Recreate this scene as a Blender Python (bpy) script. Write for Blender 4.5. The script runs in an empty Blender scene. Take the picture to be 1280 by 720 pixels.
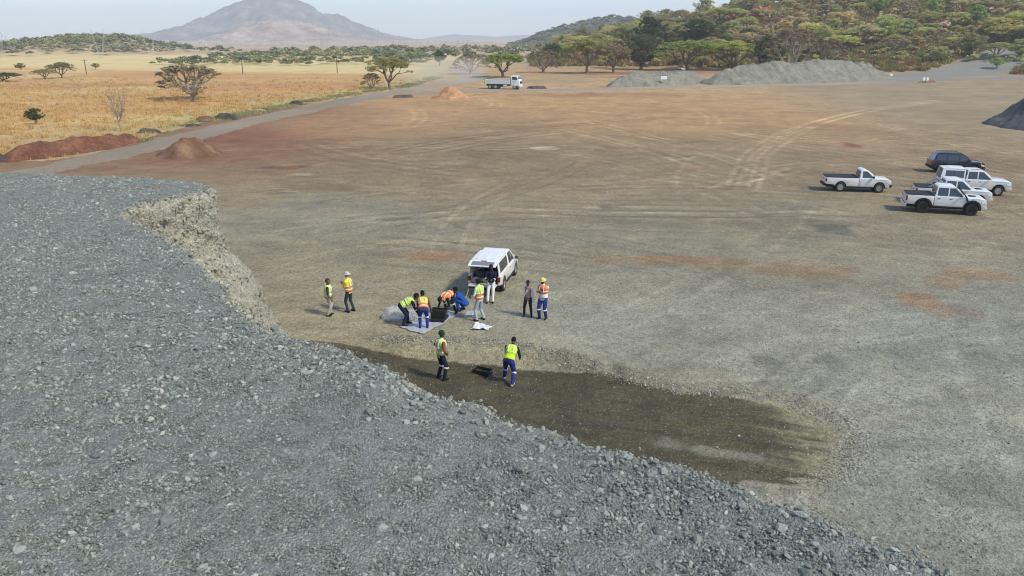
import bpy, bmesh, math, random
import numpy as np
from mathutils import Vector, Matrix, Quaternion

# ------------------------------------------------------------------ camera, sky, sun, exposure
SC = bpy.context.scene
COL = SC.collection
cam_data = bpy.data.cameras.new('camera')
cam_data.sensor_width = 36.0
cam_data.lens = 26.72
cam_data.clip_start = 0.2
cam_data.clip_end = 40000
cam = bpy.data.objects.new('camera', cam_data)
COL.objects.link(cam)
cam.location = (0, 0, 11.0)
cam.rotation_euler = (math.radians(90 - 18.18), 0, 0)
SC.camera = cam

SUN_EL, SUN_AZ = 47.0, 122.0          # azimuth clockwise from +Y: the sun stands to the right and a little behind the camera
world = bpy.data.worlds.new('World')
SC.world = world
world.use_nodes = True
wn = world.node_tree.nodes
wl = world.node_tree.links
bg = wn['Background']
sky = wn.new('ShaderNodeTexSky')
sky.sky_type = 'NISHITA'
sky.sun_disc = False
sky.sun_elevation = math.radians(SUN_EL)
sky.sun_rotation = math.radians(SUN_AZ)
sky.altitude = 1100
sky.air_density = 1.0
sky.dust_density = 1.2
sky.ozone_density = 2.2
wl.new(sky.outputs[0], bg.inputs[0])
bg.inputs[1].default_value = 0.15

sun_data = bpy.data.lights.new('sun', 'SUN')
sun_data.energy = 2.65
sun_data.angle = math.radians(8.0)
sun_data.color = (1.0, 0.93, 0.76)
sun = bpy.data.objects.new('sun', sun_data)
COL.objects.link(sun)
sun.location = (60, -40, 80)
_az, _el = math.radians(SUN_AZ), math.radians(SUN_EL)
_to_sun = Vector((math.sin(_az) * math.cos(_el), math.cos(_az) * math.cos(_el), math.sin(_el)))
sun.rotation_euler = _to_sun.to_track_quat('Z', 'Y').to_euler()

SC.view_settings.view_transform = 'Standard'
SC.view_settings.look = 'None'
SC.view_settings.gamma = 1.0
SC.view_settings.exposure = 0.45
SC.view_settings.use_curve_mapping = False
cy = SC.cycles
cy.use_denoising = True
cy.pixel_filter_type = 'BLACKMAN_HARRIS'
cy.filter_width = 1.05
cy.max_bounces = 6
cy.diffuse_bounces = 3
cy.glossy_bounces = 3
cy.transmission_bounces = 4
cy.volume_bounces = 1
cy.transparent_max_bounces = 6
cy.sample_clamp_indirect = 6.0

# ------------------------------------------------------------------ helpers
random.seed(7)
RNG = np.random.default_rng(11)

def _h(ix, iy, s):
    n = (ix.astype(np.int64) * 374761393 + iy.astype(np.int64) * 668265263 + s * 982451653) & 0xFFFFFFFF
    n = ((n ^ (n >> 13)) * 1274126177) & 0xFFFFFFFF
    n = n ^ (n >> 16)
    return (n & 0xFFFFFF) / float(0xFFFFFF)

def vnoise(x, y, s=0):
    x = np.asarray(x, float); y = np.asarray(y, float)
    ix = np.floor(x); iy = np.floor(y)
    fx = x - ix; fy = y - iy
    fx = fx * fx * (3 - 2 * fx); fy = fy * fy * (3 - 2 * fy)
    a = _h(ix, iy, s); b = _h(ix + 1, iy, s); c = _h(ix, iy + 1, s); d = _h(ix + 1, iy + 1, s)
    return (a * (1 - fx) + b * fx) * (1 - fy) + (c * (1 - fx) + d * fx) * fy

def fbm(x, y, o=4, s=0, gain=0.5):
    t = 0.0; a = 1.0; n = 0.0; f = 1.0
    for k in range(o):
        t = t + a * vnoise(np.asarray(x) * f + 13.7 * k, np.asarray(y) * f - 7.1 * k, s + k); n += a; a *= gain; f *= 2.03
    return t / n * 2 - 1           # -1..1

def sstep(a, b, x):
    t = np.clip((x - a) / (b - a), 0, 1)
    return t * t * (3 - 2 * t)

def seg_dist(px, py, poly, closed=False):
    """distance of points to a polyline"""
    P = list(poly) + ([poly[0]] if closed else [])
    best = np.full(np.shape(px), 1e9)
    for (x0, y0), (x1, y1) in zip(P[:-1], P[1:]):
        dx, dy = x1 - x0, y1 - y0
        L = dx * dx + dy * dy + 1e-12
        t = np.clip(((px - x0) * dx + (py - y0) * dy) / L, 0, 1)
        best = np.minimum(best, np.hypot(px - x0 - t * dx, py - y0 - t * dy))
    return best

def inside(px, py, poly):
    r = np.zeros(np.shape(px), bool)
    n = len(poly)
    for i in range(n):
        x0, y0 = poly[i]; x1, y1 = poly[(i + 1) % n]
        if y0 == y1: continue
        c = ((y0 > py) != (y1 > py)) & (px < (x1 - x0) * (py - y0) / (y1 - y0) + x0)
        r ^= c
    return r

def tag(o, label=None, cat=None, group=None, kind=None):
    if label: o['label'] = label
    if cat: o['category'] = cat
    if group: o['group'] = group
    if kind: o['kind'] = kind
    return o

def link(name, me, mat=None, parent=None):
    o = bpy.data.objects.new(name, me)
    COL.objects.link(o)
    if mat is not None and me is not None and not me.materials:
        me.materials.append(mat)
    if parent is not None: o.parent = parent
    return o

def empty(name, loc=(0, 0, 0), rz=0.0):
    o = bpy.data.objects.new(name, None)
    COL.objects.link(o)
    o.location = loc; o.rotation_euler = (0, 0, rz); o.empty_display_size = 0.3
    return o

def mesh_np(name, V, F, smooth=False):
    """mesh from an (N,3) array and an (M,k) array of faces of one size"""
    V = np.asarray(V, np.float32); F = np.asarray(F, np.int32)
    me = bpy.data.meshes.new(name)
    k = F.shape[1]
    me.vertices.add(len(V)); me.vertices.foreach_set('co', V.ravel())
    me.loops.add(F.size); me.loops.foreach_set('vertex_index', F.ravel())
    me.polygons.add(len(F))
    me.polygons.foreach_set('loop_start', np.arange(0, F.size, k, dtype=np.int32))
    me.polygons.foreach_set('loop_total', np.full(len(F), k, np.int32))
    if smooth: me.polygons.foreach_set('use_smooth', np.ones(len(F), bool))
    me.update(calc_edges=True)
    return me

def set_attr(me, name, arr, typ='FLOAT'):
    a = me.attributes.new(name, typ, 'POINT')
    key = {'FLOAT': 'value', 'INT': 'value', 'FLOAT_VECTOR': 'vector', 'FLOAT_COLOR': 'color'}[typ]
    a.data.foreach_set(key, np.asarray(arr).ravel())

def grid_faces(nx, ny):
    i = np.arange(nx - 1)[None, :]; j = np.arange(ny - 1)[:, None]
    a = j * nx + i
    return np.stack([a, a + 1, a + nx + 1, a + nx], -1).reshape(-1, 4)

# ---- shape collector: boxes, tubes, lofts -> one mesh object
class MB:
    def __init__(s): s.v = []; s.f = []; s.M = Matrix()
    def add(s, vs, fs):
        b = len(s.v)
        s.v += [tuple(s.M @ Vector(p)) for p in vs]
        s.f += [tuple(i + b for i in f) for f in fs]
        return s
    def box(s, x0, x1, y0, y1, z0, z1):
        return s.add([(x0, y0, z0), (x1, y0, z0), (x1, y1, z0), (x0, y1, z0), (x0, y0, z1), (x1, y0, z1), (x1, y1, z1), (x0, y1, z1)],
                     [(0, 3, 2, 1), (4, 5, 6, 7), (0, 1, 5, 4), (1, 2, 6, 5), (2, 3, 7, 6), (3, 0, 4, 7)])
    def tube(s, pts, rad, n=6, caps=True):
        pts = [Vector(p) for p in pts]
        if not isinstance(rad, (list, tuple)): rad = [rad] * len(pts)
        b = []; up = Vector((0, 0, 1)); prev = None
        vs = []; fs = []
        for i, p in enumerate(pts):
            t = (pts[min(i + 1, len(pts) - 1)] - pts[max(i - 1, 0)])
            if t.length < 1e-9: t = Vector((0, 0, 1))
            t.normalize()
            a = prev if prev is not None else (Vector((1, 0, 0)) if abs(t.x) < 0.8 else Vector((0, 1, 0)))
            a = (a - t * a.dot(t)); a = a.normalized() if a.length > 1e-6 else t.orthogonal().normalized()
            prev = a; c = t.cross(a)
            for k in range(n):
                an = 2 * math.pi * k / n
                vs.append(p + (a * math.cos(an) + c * math.sin(an)) * rad[i])
        for i in range(len(pts) - 1):
            for k in range(n):
                k2 = (k + 1) % n
                fs.append((i * n + k, i * n + k2, (i + 1) * n + k2, (i + 1) * n + k))
        if caps:
            fs.append(tuple(range(n - 1, -1, -1))); fs.append(tuple((len(pts) - 1) * n + k for k in range(n)))
        return s.add(vs, fs)
    def lathe(s, prof, c=(0, 0, 0), axis='y', n=20):
        """prof: list of (r, a) along the axis"""
        vs = []; fs = []
        for r, a in prof:
            for k in range(n):
                an = 2 * math.pi * k / n; u, w = r * math.cos(an), r * math.sin(an)
                vs.append({'y': (c[0] + u, c[1] + a, c[2] + w), 'z': (c[0] + u, c[1] + w, c[2] + a), 'x': (c[0] + a, c[1] + u, c[2] + w)}[axis])
        for i in range(len(prof) - 1):
            for k in range(n):
                k2 = (k + 1) % n
                fs.append((i * n + k, i * n + k2, (i + 1) * n + k2, (i + 1) * n + k))
        fs.append(tuple(range(n))); fs.append(tuple((len(prof) - 1) * n + k for k in range(n)))
        return s.add(vs, fs)
    def prism(s, outline, y0, y1):
        """side-view outline (x,z) extruded from y0 to y1 (each a number or a function of x,z)"""
        n = len(outline)
        g = lambda y, p: y(p[0], p[1]) if callable(y) else y
        vs = [(p[0], g(y0, p), p[1]) for p in outline] + [(p[0], g(y1, p), p[1]) for p in outline]
        fs = [tuple(range(n)), tuple(range(2 * n - 1, n - 1, -1))]
        for i in range(n):
            j = (i + 1) % n
            fs.append((j, i, n + i, n + j))
        return s.add(vs, fs)
    def mesh(s, name, bevel=0.0, seg=2, smooth=False, angle=35):
        me = bpy.data.meshes.new(name)
        me.from_pydata(s.v, [], s.f)
        bm = bmesh.new(); bm.from_mesh(me)
        bmesh.ops.recalc_face_normals(bm, faces=bm.faces)
        if bevel > 0:
            es = [e for e in bm.edges if len(e.link_faces) == 2 and e.calc_face_angle(0) > math.radians(angle)]
            bmesh.ops.bevel(bm, geom=es, offset=bevel, segments=seg, profile=0.6, affect='EDGES', clamp_overlap=True)
        if smooth:
            for f in bm.faces: f.smooth = True
            for e in bm.edges:
                if len(e.link_faces) == 2 and e.calc_face_angle(0) > math.radians(38): e.smooth = False
        bm.to_mesh(me); bm.free()
        return me
    def build(s, name, mat, parent=None, **k):
        return link(name, s.mesh(name, **k), mat, parent)

# ---- node helper
class NT:
    def __init__(s, name):
        s.m = bpy.data.materials.new(name); s.m.use_nodes = True
        s.t = s.m.node_tree; s.t.nodes.clear()
        s.out = s.t.nodes.new('ShaderNodeOutputMaterial')
    def n(s, typ, ins=None, **props):
        nd = s.t.nodes.new('ShaderNode' + typ)
        for k, v in props.items(): setattr(nd, k, v)
        for k, v in (ins or {}).items(): s.set(nd.inputs[k], v)
        return nd
    def set(s, sock, v):
        if isinstance(v, bpy.types.NodeSocket): s.t.links.new(v, sock)
        elif isinstance(v, bpy.types.Node): s.t.links.new(v.outputs[0], sock)
        else: sock.default_value = v
    def math(s, op, a, b=0.0, c=0.0):
        nd = s.n('Math', operation=op)
        for i, v in enumerate((a, b, c)): s.set(nd.inputs[i], v)
        return nd.outputs[0]
    def mix(s, f, a, b, mode='MIX'):
        nd = s.n('Mix', data_type='RGBA', blend_type=mode)
        s.set(nd.inputs[0], f); s.set(nd.inputs[6], a); s.set(nd.inputs[7], b)
        return nd.outputs[2]
    def ramp(s, f, stops, interp='LINEAR'):
        nd = s.n('ValToRGB'); cr = nd.color_ramp; cr.interpolation = interp
        while len(cr.elements) < len(stops): cr.elements.new(0.5)
        for e, (p, c) in zip(cr.elements, stops):
            e.position = p; e.color = c if len(c) == 4 else (*c, 1)
        s.set(nd.inputs[0], f)
        return nd.outputs[0]
    def noise(s, vec, scale, detail=4, rough=0.55):
        return s.n('TexNoise', {'Vector': vec, 'Scale': scale, 'Detail': detail, 'Roughness': rough}).outputs[0]
    def surf(s, color, rough=0.9, bump=None, strength=0.3, dist=0.02, **ins):
        b = s.n('BsdfPrincipled', {'Base Color': color, 'Roughness': rough})
        for k, v in ins.items(): s.set(b.inputs[k.replace('_', ' ')], v)
        if bump is not None:
            bp = s.n('Bump', {'Height': bump, 'Strength': strength, 'Distance': dist})
            s.set(b.inputs['Normal'], bp)
        s.t.links.new(b.outputs[0], s.out.inputs[0])
        return s.m

def c4(c): return (c[0], c[1], c[2], 1.0)

_plain = {}
def plain(name, col, rough=0.6, var=0.06, scale=6.0, metal=0.0, spec=0.4, coat=0.0, dust=0.0, crease=0.0):
    """a painted / plastic / cloth surface with slight uneven tone and dust"""
    if name in _plain: return _plain[name]
    t = NT(name)
    co = t.n('TexCoord').outputs['Object']
    nz = t.noise(co, scale, 5, 0.6)
    k = t.math('MULTIPLY_ADD', nz, 2 * var, 1 - var)
    c = t.mix(1.0, c4(col), k, 'MULTIPLY')
    if dust:
        z = t.n('SeparateXYZ', {'Vector': co}).outputs[2]
        k2 = t.math('MULTIPLY', t.math('MULTIPLY', t.n('MapRange', {'Value': z, 'From Min': 1.05, 'From Max': 0.35}).outputs[0], t.math('MULTIPLY_ADD', t.noise(co, 4.0, 5, .65), 1.2, 0.1)), dust)
        c = t.mix(k2, c, (.36, .27, .18, 1))
    m = t.surf(c, rough, t.noise(co, 11.0, 3, .6) if crease else None, crease, 0.05, Metallic=metal)
    b = [n for n in t.t.nodes if n.type == 'BSDF_PRINCIPLED'][0]
    b.inputs['Specular IOR Level'].default_value = spec
    b.inputs['Coat Weight'].default_value = coat
    _plain[name] = m
    return m

# ---- scatter: points with attributes, instanced by geometry nodes into one "stuff" object
def scatter(name, pts, rot, scl, idx, protos, parent=None):
    me = bpy.data.meshes.new(name)
    me.vertices.add(len(pts)); me.vertices.foreach_set('co', np.asarray(pts, np.float32).ravel())
    set_attr(me, 'rot', np.asarray(rot, np.float32), 'FLOAT_VECTOR')
    set_attr(me, 'scl', np.asarray(scl, np.float32), 'FLOAT_VECTOR')
    set_attr(me, 'idx', np.asarray(idx, np.int32), 'INT')
    o = link(name, me, None, parent)
    c = bpy.data.collections.new(name + '_shapes')
    for k, p in enumerate(protos):
        q = bpy.data.objects.new('%s_shape_%02d' % (name, k), p); c.objects.link(q)
    g = bpy.data.node_groups.new(name, 'GeometryNodeTree')
    g.interface.new_socket('Geometry', in_out='INPUT', socket_type='NodeSocketGeometry')
    g.interface.new_socket('Geometry', in_out='OUTPUT', socket_type='NodeSocketGeometry')
    N = g.nodes.new
    gi = N('NodeGroupInput'); go = N('NodeGroupOutput')
    ci = N('GeometryNodeCollectionInfo'); ci.inputs['Collection'].default_value = c
    ci.inputs['Separate Children'].default_value = True; ci.inputs['Reset Children'].default_value = True
    ip = N('GeometryNodeInstanceOnPoints'); ip.inputs['Pick Instance'].default_value = True
    mp = N('GeometryNodeMeshToPoints')
    def att(n, typ):
        a = N('GeometryNodeInputNamedAttribute'); a.data_type = typ; a.inputs[0].default_value = n; return a.outputs[0]
    er = N('FunctionNodeEulerToRotation')
    L = g.links.new
    L(gi.outputs[0], mp.inputs[0]); L(mp.outputs[0], ip.inputs['Points']); L(ci.outputs[0], ip.inputs['Instance'])
    L(att('idx', 'INT'), ip.inputs['Instance Index'])
    L(att('rot', 'FLOAT_VECTOR'), er.inputs[0]); L(er.outputs[0], ip.inputs['Rotation'])
    L(att('scl', 'FLOAT_VECTOR'), ip.inputs['Scale'])
    L(ip.outputs[0], go.inputs[0])
    md = o.modifiers.new('scatter', 'NODES'); md.node_group = g
    return o

def rock_mesh(name, seed, mat, sub=1, flat=0.62):
    """an angular crushed stone about 1 unit across"""
    r = random.Random(seed)
    bm = bmesh.new()
    bmesh.ops.create_icosphere(bm, subdivisions=sub, radius=0.5)
    for _ in range(9):               # chop with planes: flat broken faces, sharp edges
        n = Vector((r.gauss(0, 1), r.gauss(0, 1), r.gauss(0, 1))).normalized()
        d = r.uniform(0.22, 0.42)
        for v in bm.verts:
            k = v.co.dot(n) - d
            if k > 0: v.co -= n * k
    sx, sy, sz = r.uniform(0.85, 1.3), r.uniform(0.7, 1.0), r.uniform(flat * 0.75, flat * 1.25)
    for v in bm.verts: v.co = Vector((v.co.x * sx, v.co.y * sy, v.co.z * sz))
    bmesh.ops.remove_doubles(bm, verts=bm.verts, dist=0.02)
    me = bpy.data.meshes.new(name); bm.to_mesh(me); bm.free()
    me.materials.append(mat)
    return me

def stone_mat(name, c0, c1, c2, rare=None):
    t = NT(name)
    oi = t.n('ObjectInfo'); co = t.n('TexCoord').outputs['Object']
    c = t.ramp(oi.outputs['Random'], [(0.0, c0), (0.5, c1), (0.93, c2), (1.0, rare or c2)])
    nz = t.noise(co, 5.0, 4, 0.65)
    c = t.mix(1.0, c, t.math('MULTIPLY_ADD', nz, 0.7, 0.65), 'MULTIPLY')
    return t.surf(c, 0.85, nz, 0.5, 0.06)
# ------------------------------------------------------------------ terrain
def hill_z(x, y):
    """the wooded hillside on the right, the small koppie on the left and the flat between"""
    s = 0.45 * x + 0.89 * y - 296 + 9 * fbm(x / 60, y / 60, 3, 5)
    a = 0.19 * np.maximum(s, 0); b = 0.2 * np.maximum(x - 8, 0) + 1.0
    k = 5.0
    hmin = np.clip(0.5 + 0.5 * (b - a) / k, 0, 1)
    h = b * (1 - hmin) + a * hmin - k * hmin * (1 - hmin)
    h = np.maximum(h, 0) * (1 - 0.75 * sstep(470, 800, y))
    h = h + np.where(s > 0, 1.2 * fbm(x / 25, y / 25, 3, 9) * sstep(5, 40, s), 0)
    kop = 10.5 * np.exp(-(((x + 318) / 62) ** 2 + ((y - 600) / 60) ** 2))
    return h + kop

LEFT = [(-60, 62), (-48.75, 71.5), (-44.25, 71.5), (-41.68, 75), (-41.47, 82.78), (-42.45, 92.86), (-42.0, 109.89), (-39.44, 123.61), (-36.09, 146.74), (-31.11, 169.18), (-25.09, 189.34), (-22.45, 232.66), (-24.37, 301.05), (-28.95, 382.29)]
FIELD = LEFT + [(-400, 382), (-400, 62)]
ROAD_LEFT = [(-45.0, 52.0), (-41.86, 61.79), (-40.5, 68.74), (-38.6, 76.78), (-38.0, 89.75), (-36.79, 104.58), (-32.31, 131.01), (-26.46, 161.78), (-19.30, 189.34), (-10.91, 219.02), (-14.78, 272.03), (-23.84, 336.89)]
ROAD_FAR = [(-16.54, 163.78), (-7.12, 174.5), (7.12, 175.5), (21.71, 177.28), (50.17, 189.34), (83.28, 199.5), (111.41, 214.82), (151.22, 232.66), (230, 270)]
ROAD_FAR2 = [(95.0, 222.0), (109.99, 229.93), (138.94, 253.66), (185.25, 285.82)]
PIT = [(-8.6, 27.15), (-7.98, 27.10), (-6.16, 26.5), (-4.45, 26.1), (-2.30, 25.75), (-0.57, 25.40), (0.67, 25.0), (1.91, 24.85), (3.40, 24.35), (4.72, 23.3), (5.63, 22.6), (6.85, 22.23), (7.95, 22.11), (8.94, 21.78), (9.61, 21.34), (9.66, 19.82), (8.73, 18.15), (7.78, 17.48), (6.82, 17.06), (6.02, 17.36), (4.4, 15.5), (0, 15), (-5, 18), (-8, 24)]
BANK = [(-5.2, 27.0), (-3.89, 26.85), (-2.42, 26.85), (-0.90, 26.65), (0.39, 26.2), (1.65, 25.6), (2.83, 25.05), (4.12, 24.1), (5.6, 22.9), (7.5, 22.55), (9.3, 22.0)]

def yard_z(x, y):
    z = 0.05 * fbm(x / 9, y / 9, 3, 21) * sstep(18, 40, y) + 0.018 * fbm(x / 1.1, y / 0.8, 3, 22)
    ins = inside(x, y, PIT); d = seg_dist(x, y, PIT, True)
    d = np.where(ins, d, -d) + 0.14 * fbm(x / 0.9, y / 0.9, 3, 23)
    deep = (0.30 * (1 - sstep(1.0, 7.5, x)) + 0.07) * sstep(-6.5, -3.0, x)
    z = z - deep * sstep(-0.62, 0.02, d)
    db = seg_dist(x, y, BANK)
    ridge = (0.13 * (1 - sstep(1.5, 4.5, x)) * sstep(-6.0, -4.0, x) + 0.10)
    z = z + ridge * np.exp(-(db / 0.33) ** 2) * (0.75 + 0.5 * fbm(x / 0.5, y / 0.5, 2, 24))
    # loader tooth marks and ruts across the damp pad
    al, pe = x * .94 - y * .34, x * .34 + y * .94
    rut = sstep(0.1, 0.5, d) * (0.045 * fbm(al / 3.0, pe / .30, 3, 3) + .02 * fbm(x / .25, y / .25, 2, 4) + 0.03 * sstep(4, 6.5, x) * np.abs(fbm(al / .5, pe / .45, 2, 6)))
    rut = rut + 0.10 * np.clip(fbm(x / 1.3, y / 0.35, 2, 8), 0, 1) * np.exp(-((d + .3) / .3) ** 2)
    z = z + rut
    return z

# colour of the yard: real stains, tracks and soils as they lie on the ground
CK = dict(rust=(.30, .16, .075), red=(.22, .085, .042), brown=(.16, .075, .036), orange=(.45, .275, .135), dark=(.10, .098, .088), grey=(.24, .225, .18), blue=(.225, .232, .222), beige=(.31, .265, .18), pale=(.50, .43, .34))
PATCH = [(17.9,31.3,0.8,1.4,'rust',1),(19.2,30.0,0.7,0.8,'rust',0.5),(7.9,38.2,2.5,0.9,'rust',0.8),(14.3,36.0,2.2,1.4,'rust',0.45),(10.6,37.3,2.0,0.9,'rust',0.5),(-3.8,38.6,1.8,0.9,'rust',0.8),(22.6,35.6,1.4,1.3,'rust',0.5),(20.4,34.1,0.9,1.0,'rust',0.4),(4.4,38.6,1.7,1.2,'rust',0.3),
(-29.9,92.9,7.2,8.1,'red',0.9),(-30.3,85.4,5.3,4.1,'red',0.6),(-31.3,74.6,6.3,4.2,'red',0.5),(36.3,82.8,1.4,2.6,'red',1),(44.1,75.1,2.4,3.2,'red',0.35),(-20.0,67.9,1.7,1.1,'brown',0.9),(-15.2,58.3,3.1,1.3,'brown',0.4),(-31.5,122.2,6.3,8.2,'red',0.5),(-17.9,77.9,7.3,4.6,'red',0.3),
(0.0,141.1,31.8,22.2,'orange',0.8),(26.4,122.2,25.2,31.9,'orange',0.6),(-19.3,109.9,13.6,23.1,'orange',0.5),(-13.4,160.2,10.7,9.2,'orange',1),(19.6,159.4,19.6,6.9,'red',0.4),(40,262,30,14,'red',0.7),(70,285,25,16,'red',0.6),(12,215,14,12,'beige',0.6),(30,235,10,6,'dark',0.3),
(-11.9,51.5,1.7,1.1,'dark',0.6),(-14.6,51.5,1.4,1.3,'dark',0.5),(19.4,44.8,1.1,1.2,'dark',0.7),(20.2,51.0,2.2,1.0,'dark',0.4),(6.6,51.0,1.4,0.8,'dark',0.6),(9.0,24.8,0.5,0.6,'dark',0.6),(11.2,24.8,0.5,0.6,'dark',0.6),(15.5,25.9,1.2,0.6,'dark',0.3),(13.0,21.7,0.4,0.3,'dark',0.5),
(9.1,32.9,2.2,0.9,'grey',0.4),(-6.9,29.3,3.0,2.3,'beige',0.7),(-1.2,26.7,4.8,1.6,'beige',0.5),(5.9,23.2,3.2,0.9,'beige',0.3),(11.5,20.9,1.5,1.0,'beige',0.5),(-11.7,47.4,7.7,6.9,'grey',0.6),(-9.6,42.3,3.7,1.5,'dark',0.25),(-7.7,47.4,1.5,0.7,'dark',0.4),(7.4,42.3,9.2,3.7,'grey',0.4),
(11.5,19.0,3.4,5.6,'blue',0.5),(17.6,26.7,4.2,4.9,'blue',0.5),(11.7,15.9,3.1,4.1,'blue',0.6),(3.5,80.3,1.2,1.2,'pale',0.9),(-5.9,70.1,1.5,0.9,'pale',0.3),(-17.7,64.5,1.1,0.6,'pale',0.5)]
TRACKS = [[(14.11,55.15),(19.96,62.92),(25.33,68.74),(31.17,70.60),(38.85,72.55)],[(13.62,58.30),(18.97,61.79),(23.92,65.71),(27.29,70.13)],[(16.88,56.68),(20.11,65.71),(24.87,77.92),(37.22,99.75),(55.37,122.23),(81.20,146.74)],[(17.13,55.45),(21.53,66.98),(26.46,79.08),(41.12,104.58),(61.22,129.46)],[(6.20,99.75),(13.52,80.89),(18.03,65.71)],[(10.22,109.89),(19.57,77.92),(22.27,60.00)],[(18.89,37.44),(21.83,35.37),(24.37,34.47)],[(19.15,38.95),(22.01,37.15),(26.28,37.44)],[(-16.54,42.33),(-14.17,45.24),(-10.71,47.39),(-4.33,50.49)],[(-11.88,34.72),(-9.36,38.95),(-3.68,42.33),(2.87,44.23)],[(-19.49,53.70),(-12.93,55.15),(-5.09,60.00),(5.55,65.71),(21.20,77.92)],[(1.87,27.51),(4.60,29.28),(9.20,34.72),(14.70,42.33),(21.21,53.70)],[(8.58,23.19),(13.59,25.92),(19.92,27.51)],[(40.86,109.89),(47.55,99.75),(48.75,72.55)],[(45.49,99.75),(53.44,95.34),(54.09,80.89)],[(-1.75,84.09),(9.14,72.55),(15.28,55.15),(17.22,44.23),(26.28,37.44)]]

def lerp3(a, b, t): return a + (np.asarray(b, float) - a) * t[..., None]

def spline(pts, k=6):
    out = []
    P = [np.array(p, float) for p in pts]
    for i in range(len(P) - 1):
        p0 = P[max(i - 1, 0)]; p1 = P[i]; p2 = P[i + 1]; p3 = P[min(i + 2, len(P) - 1)]
        for j in range(k):
            t = j / k
            out.append(tuple(0.5 * (2 * p1 + (p2 - p0) * t + (2 * p0 - 5 * p1 + 4 * p2 - p3) * t * t + (3 * p1 - p0 - 3 * p2 + p3) * t ** 3)))
    out.append(tuple(P[-1]))
    return out

def yard_color(x, y):
    n1 = fbm(x / 14, y / 14, 4, 31); n2 = fbm(x / 3.2, y / 3.2, 4, 32); n3 = fbm(x / 0.9, y / 0.9, 3, 33)
    n7 = fbm((x * .9 + y * .44) / 1.6, (y * .9 - x * .44) / .5, 4, 44, .6)
    yy = y * (1 + 0.12 * n1) + 2.0 * n2
    near = np.array((.255, .245, .205)); C = np.broadcast_to(near, x.shape + (3,)).copy()
    C = lerp3(C, (.275, .238, .165), sstep(2, -6, x))
    C = lerp3(C, (.245, .208, .145), sstep(28, 42, yy))
    C = lerp3(C, (.25, .192, .118), sstep(46, 66, yy))
    C = lerp3(C, (.335, .225, .122), sstep(72, 105, yy))
    C = lerp3(C, (.45, .305, .165), sstep(118, 150, yy))
    C = lerp3(C, (.235, .128, .07), sstep(-12, -26, x + 5 * n1) * sstep(55, 75, yy) * (1 - sstep(120, 150, yy)))
    C = lerp3(C, (.27, .235, .17), sstep(36, 62, x + 6 * n1 - (y - 90) * 0.12) * sstep(70, 100, yy) * 0.7)
    for (cx, cy_, rx, ry, k, s) in PATCH:
        if k == 'blue' or rx > 12: q = 0.35
        else: q = 0.75
        r = np.hypot((x - cx) / (rx * 1.35), (y - cy_) / (ry * 1.35)) + q * (0.6 * n2 + 0.55 * n3 + 0.35 * n7)
        C = lerp3(C, CK[k], s * (1 - sstep(0.45, 0.95, r)))
    # tyre tracks: pairs of paler or darker lines
    rr = random.Random(5)
    tr = [(spline(t), 0.85 if i < 6 else 0.42, 1) for i, t in enumerate(TRACKS)]
    for _ in range(46):
        cx, cy_ = rr.uniform(-30, 60), rr.uniform(18, 130)
        R = rr.uniform(15, 70); a0 = rr.uniform(0, 6.28); a1 = a0 + rr.uniform(0.3, 1.1)
        arc = [(cx + R * math.cos(a0 + (a1 - a0) * i / 10) - R * math.cos(a0), cy_ + R * math.sin(a0 + (a1 - a0) * i / 10) - R * math.sin(a0)) for i in range(11)]
        tr.append((arc, rr.uniform(0.2, 0.6), rr.choice([1, 1, -1])))
    for _ in range(26):
        cx, cy_ = rr.uniform(-25, 45), rr.uniform(16, 105); R = rr.uniform(18, 90); a0 = rr.uniform(0, 6.28); a1 = a0 + rr.uniform(0.25, 0.8)
        for q in range(rr.randint(3, 7)):
            R2 = R + rr.uniform(-3.5, 3.5)
            arc = [(cx + R2 * math.cos(a0 + (a1 - a0) * i / 12) - R * math.cos(a0), cy_ + R2 * math.sin(a0 + (a1 - a0) * i / 12) - R * math.sin(a0)) for i in range(13)]
            tr.append((arc, rr.uniform(0.25, 0.75), rr.choice([1, -1, -1])))
    for pts, s, sg in tr:
        a = np.array(pts); lo = a.min(0) - 3; hi = a.max(0) + 3
        m = (x > lo[0]) & (x < hi[0]) & (y > lo[1]) & (y < hi[1])
        if not m.any(): continue
        d = seg_dist(x[m], y[m], pts)
        de = np.minimum(np.hypot(x[m] - pts[0][0], y[m] - pts[0][1]), np.hypot(x[m] - pts[-1][0], y[m] - pts[-1][1]))
        w = 0.11 + 0.0019 * y[m]
        k = np.exp(-((d - 0.8) / w) ** 4) * (0.75 + 0.6 * n3[m] + 0.5 * n2[m]).clip(0, 1.2) * s * sstep(1.0, 3.5, de)
        tgt = C[m] * 1.38 + 0.025 if sg > 0 else C[m] * 0.58
        C[m] = C[m] + (tgt - C[m]) * np.clip(k, 0, 1)[:, None]
    # damp dug pad
    ins = inside(x, y, PIT); d = np.where(ins, 1, -1) * seg_dist(x, y, PIT, True) + 0.10 * n3 + 0.07 * fbm(x / .3, y / .3, 2, 37) + (0.25 * n2 + .55 * fbm((x * .94 - y * .34) / 1.6, (x * .34 + y * .94) / .22, 3, 38)) * sstep(4.5, 8.5, x)
    wet = sstep(-0.02, 0.06, d)
    C = lerp3(C, (.34, .305, .205), sstep(-0.9, -0.1, d) * (1 - wet) * (0.10 * (1 + n2) + 0.6 * sstep(6, 8, x) * (0.7 + 0.8 * n2)).clip(0, 1))
    pad = np.broadcast_to(np.array((.069, .057, .026)), C.shape).copy()
    pad = lerp3(pad, (.096, .081, .042), sstep(-0.1, 0.5, fbm(x / 1.6, y / 1.1, 4, 36)))
    al, pe = x * .94 - y * .34, x * .34 + y * .94
    pad = lerp3(pad, (.045, .038, .022), sstep(.0, .5, fbm(al / 2.5, pe / .28, 3, 39)) * .7)
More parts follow.
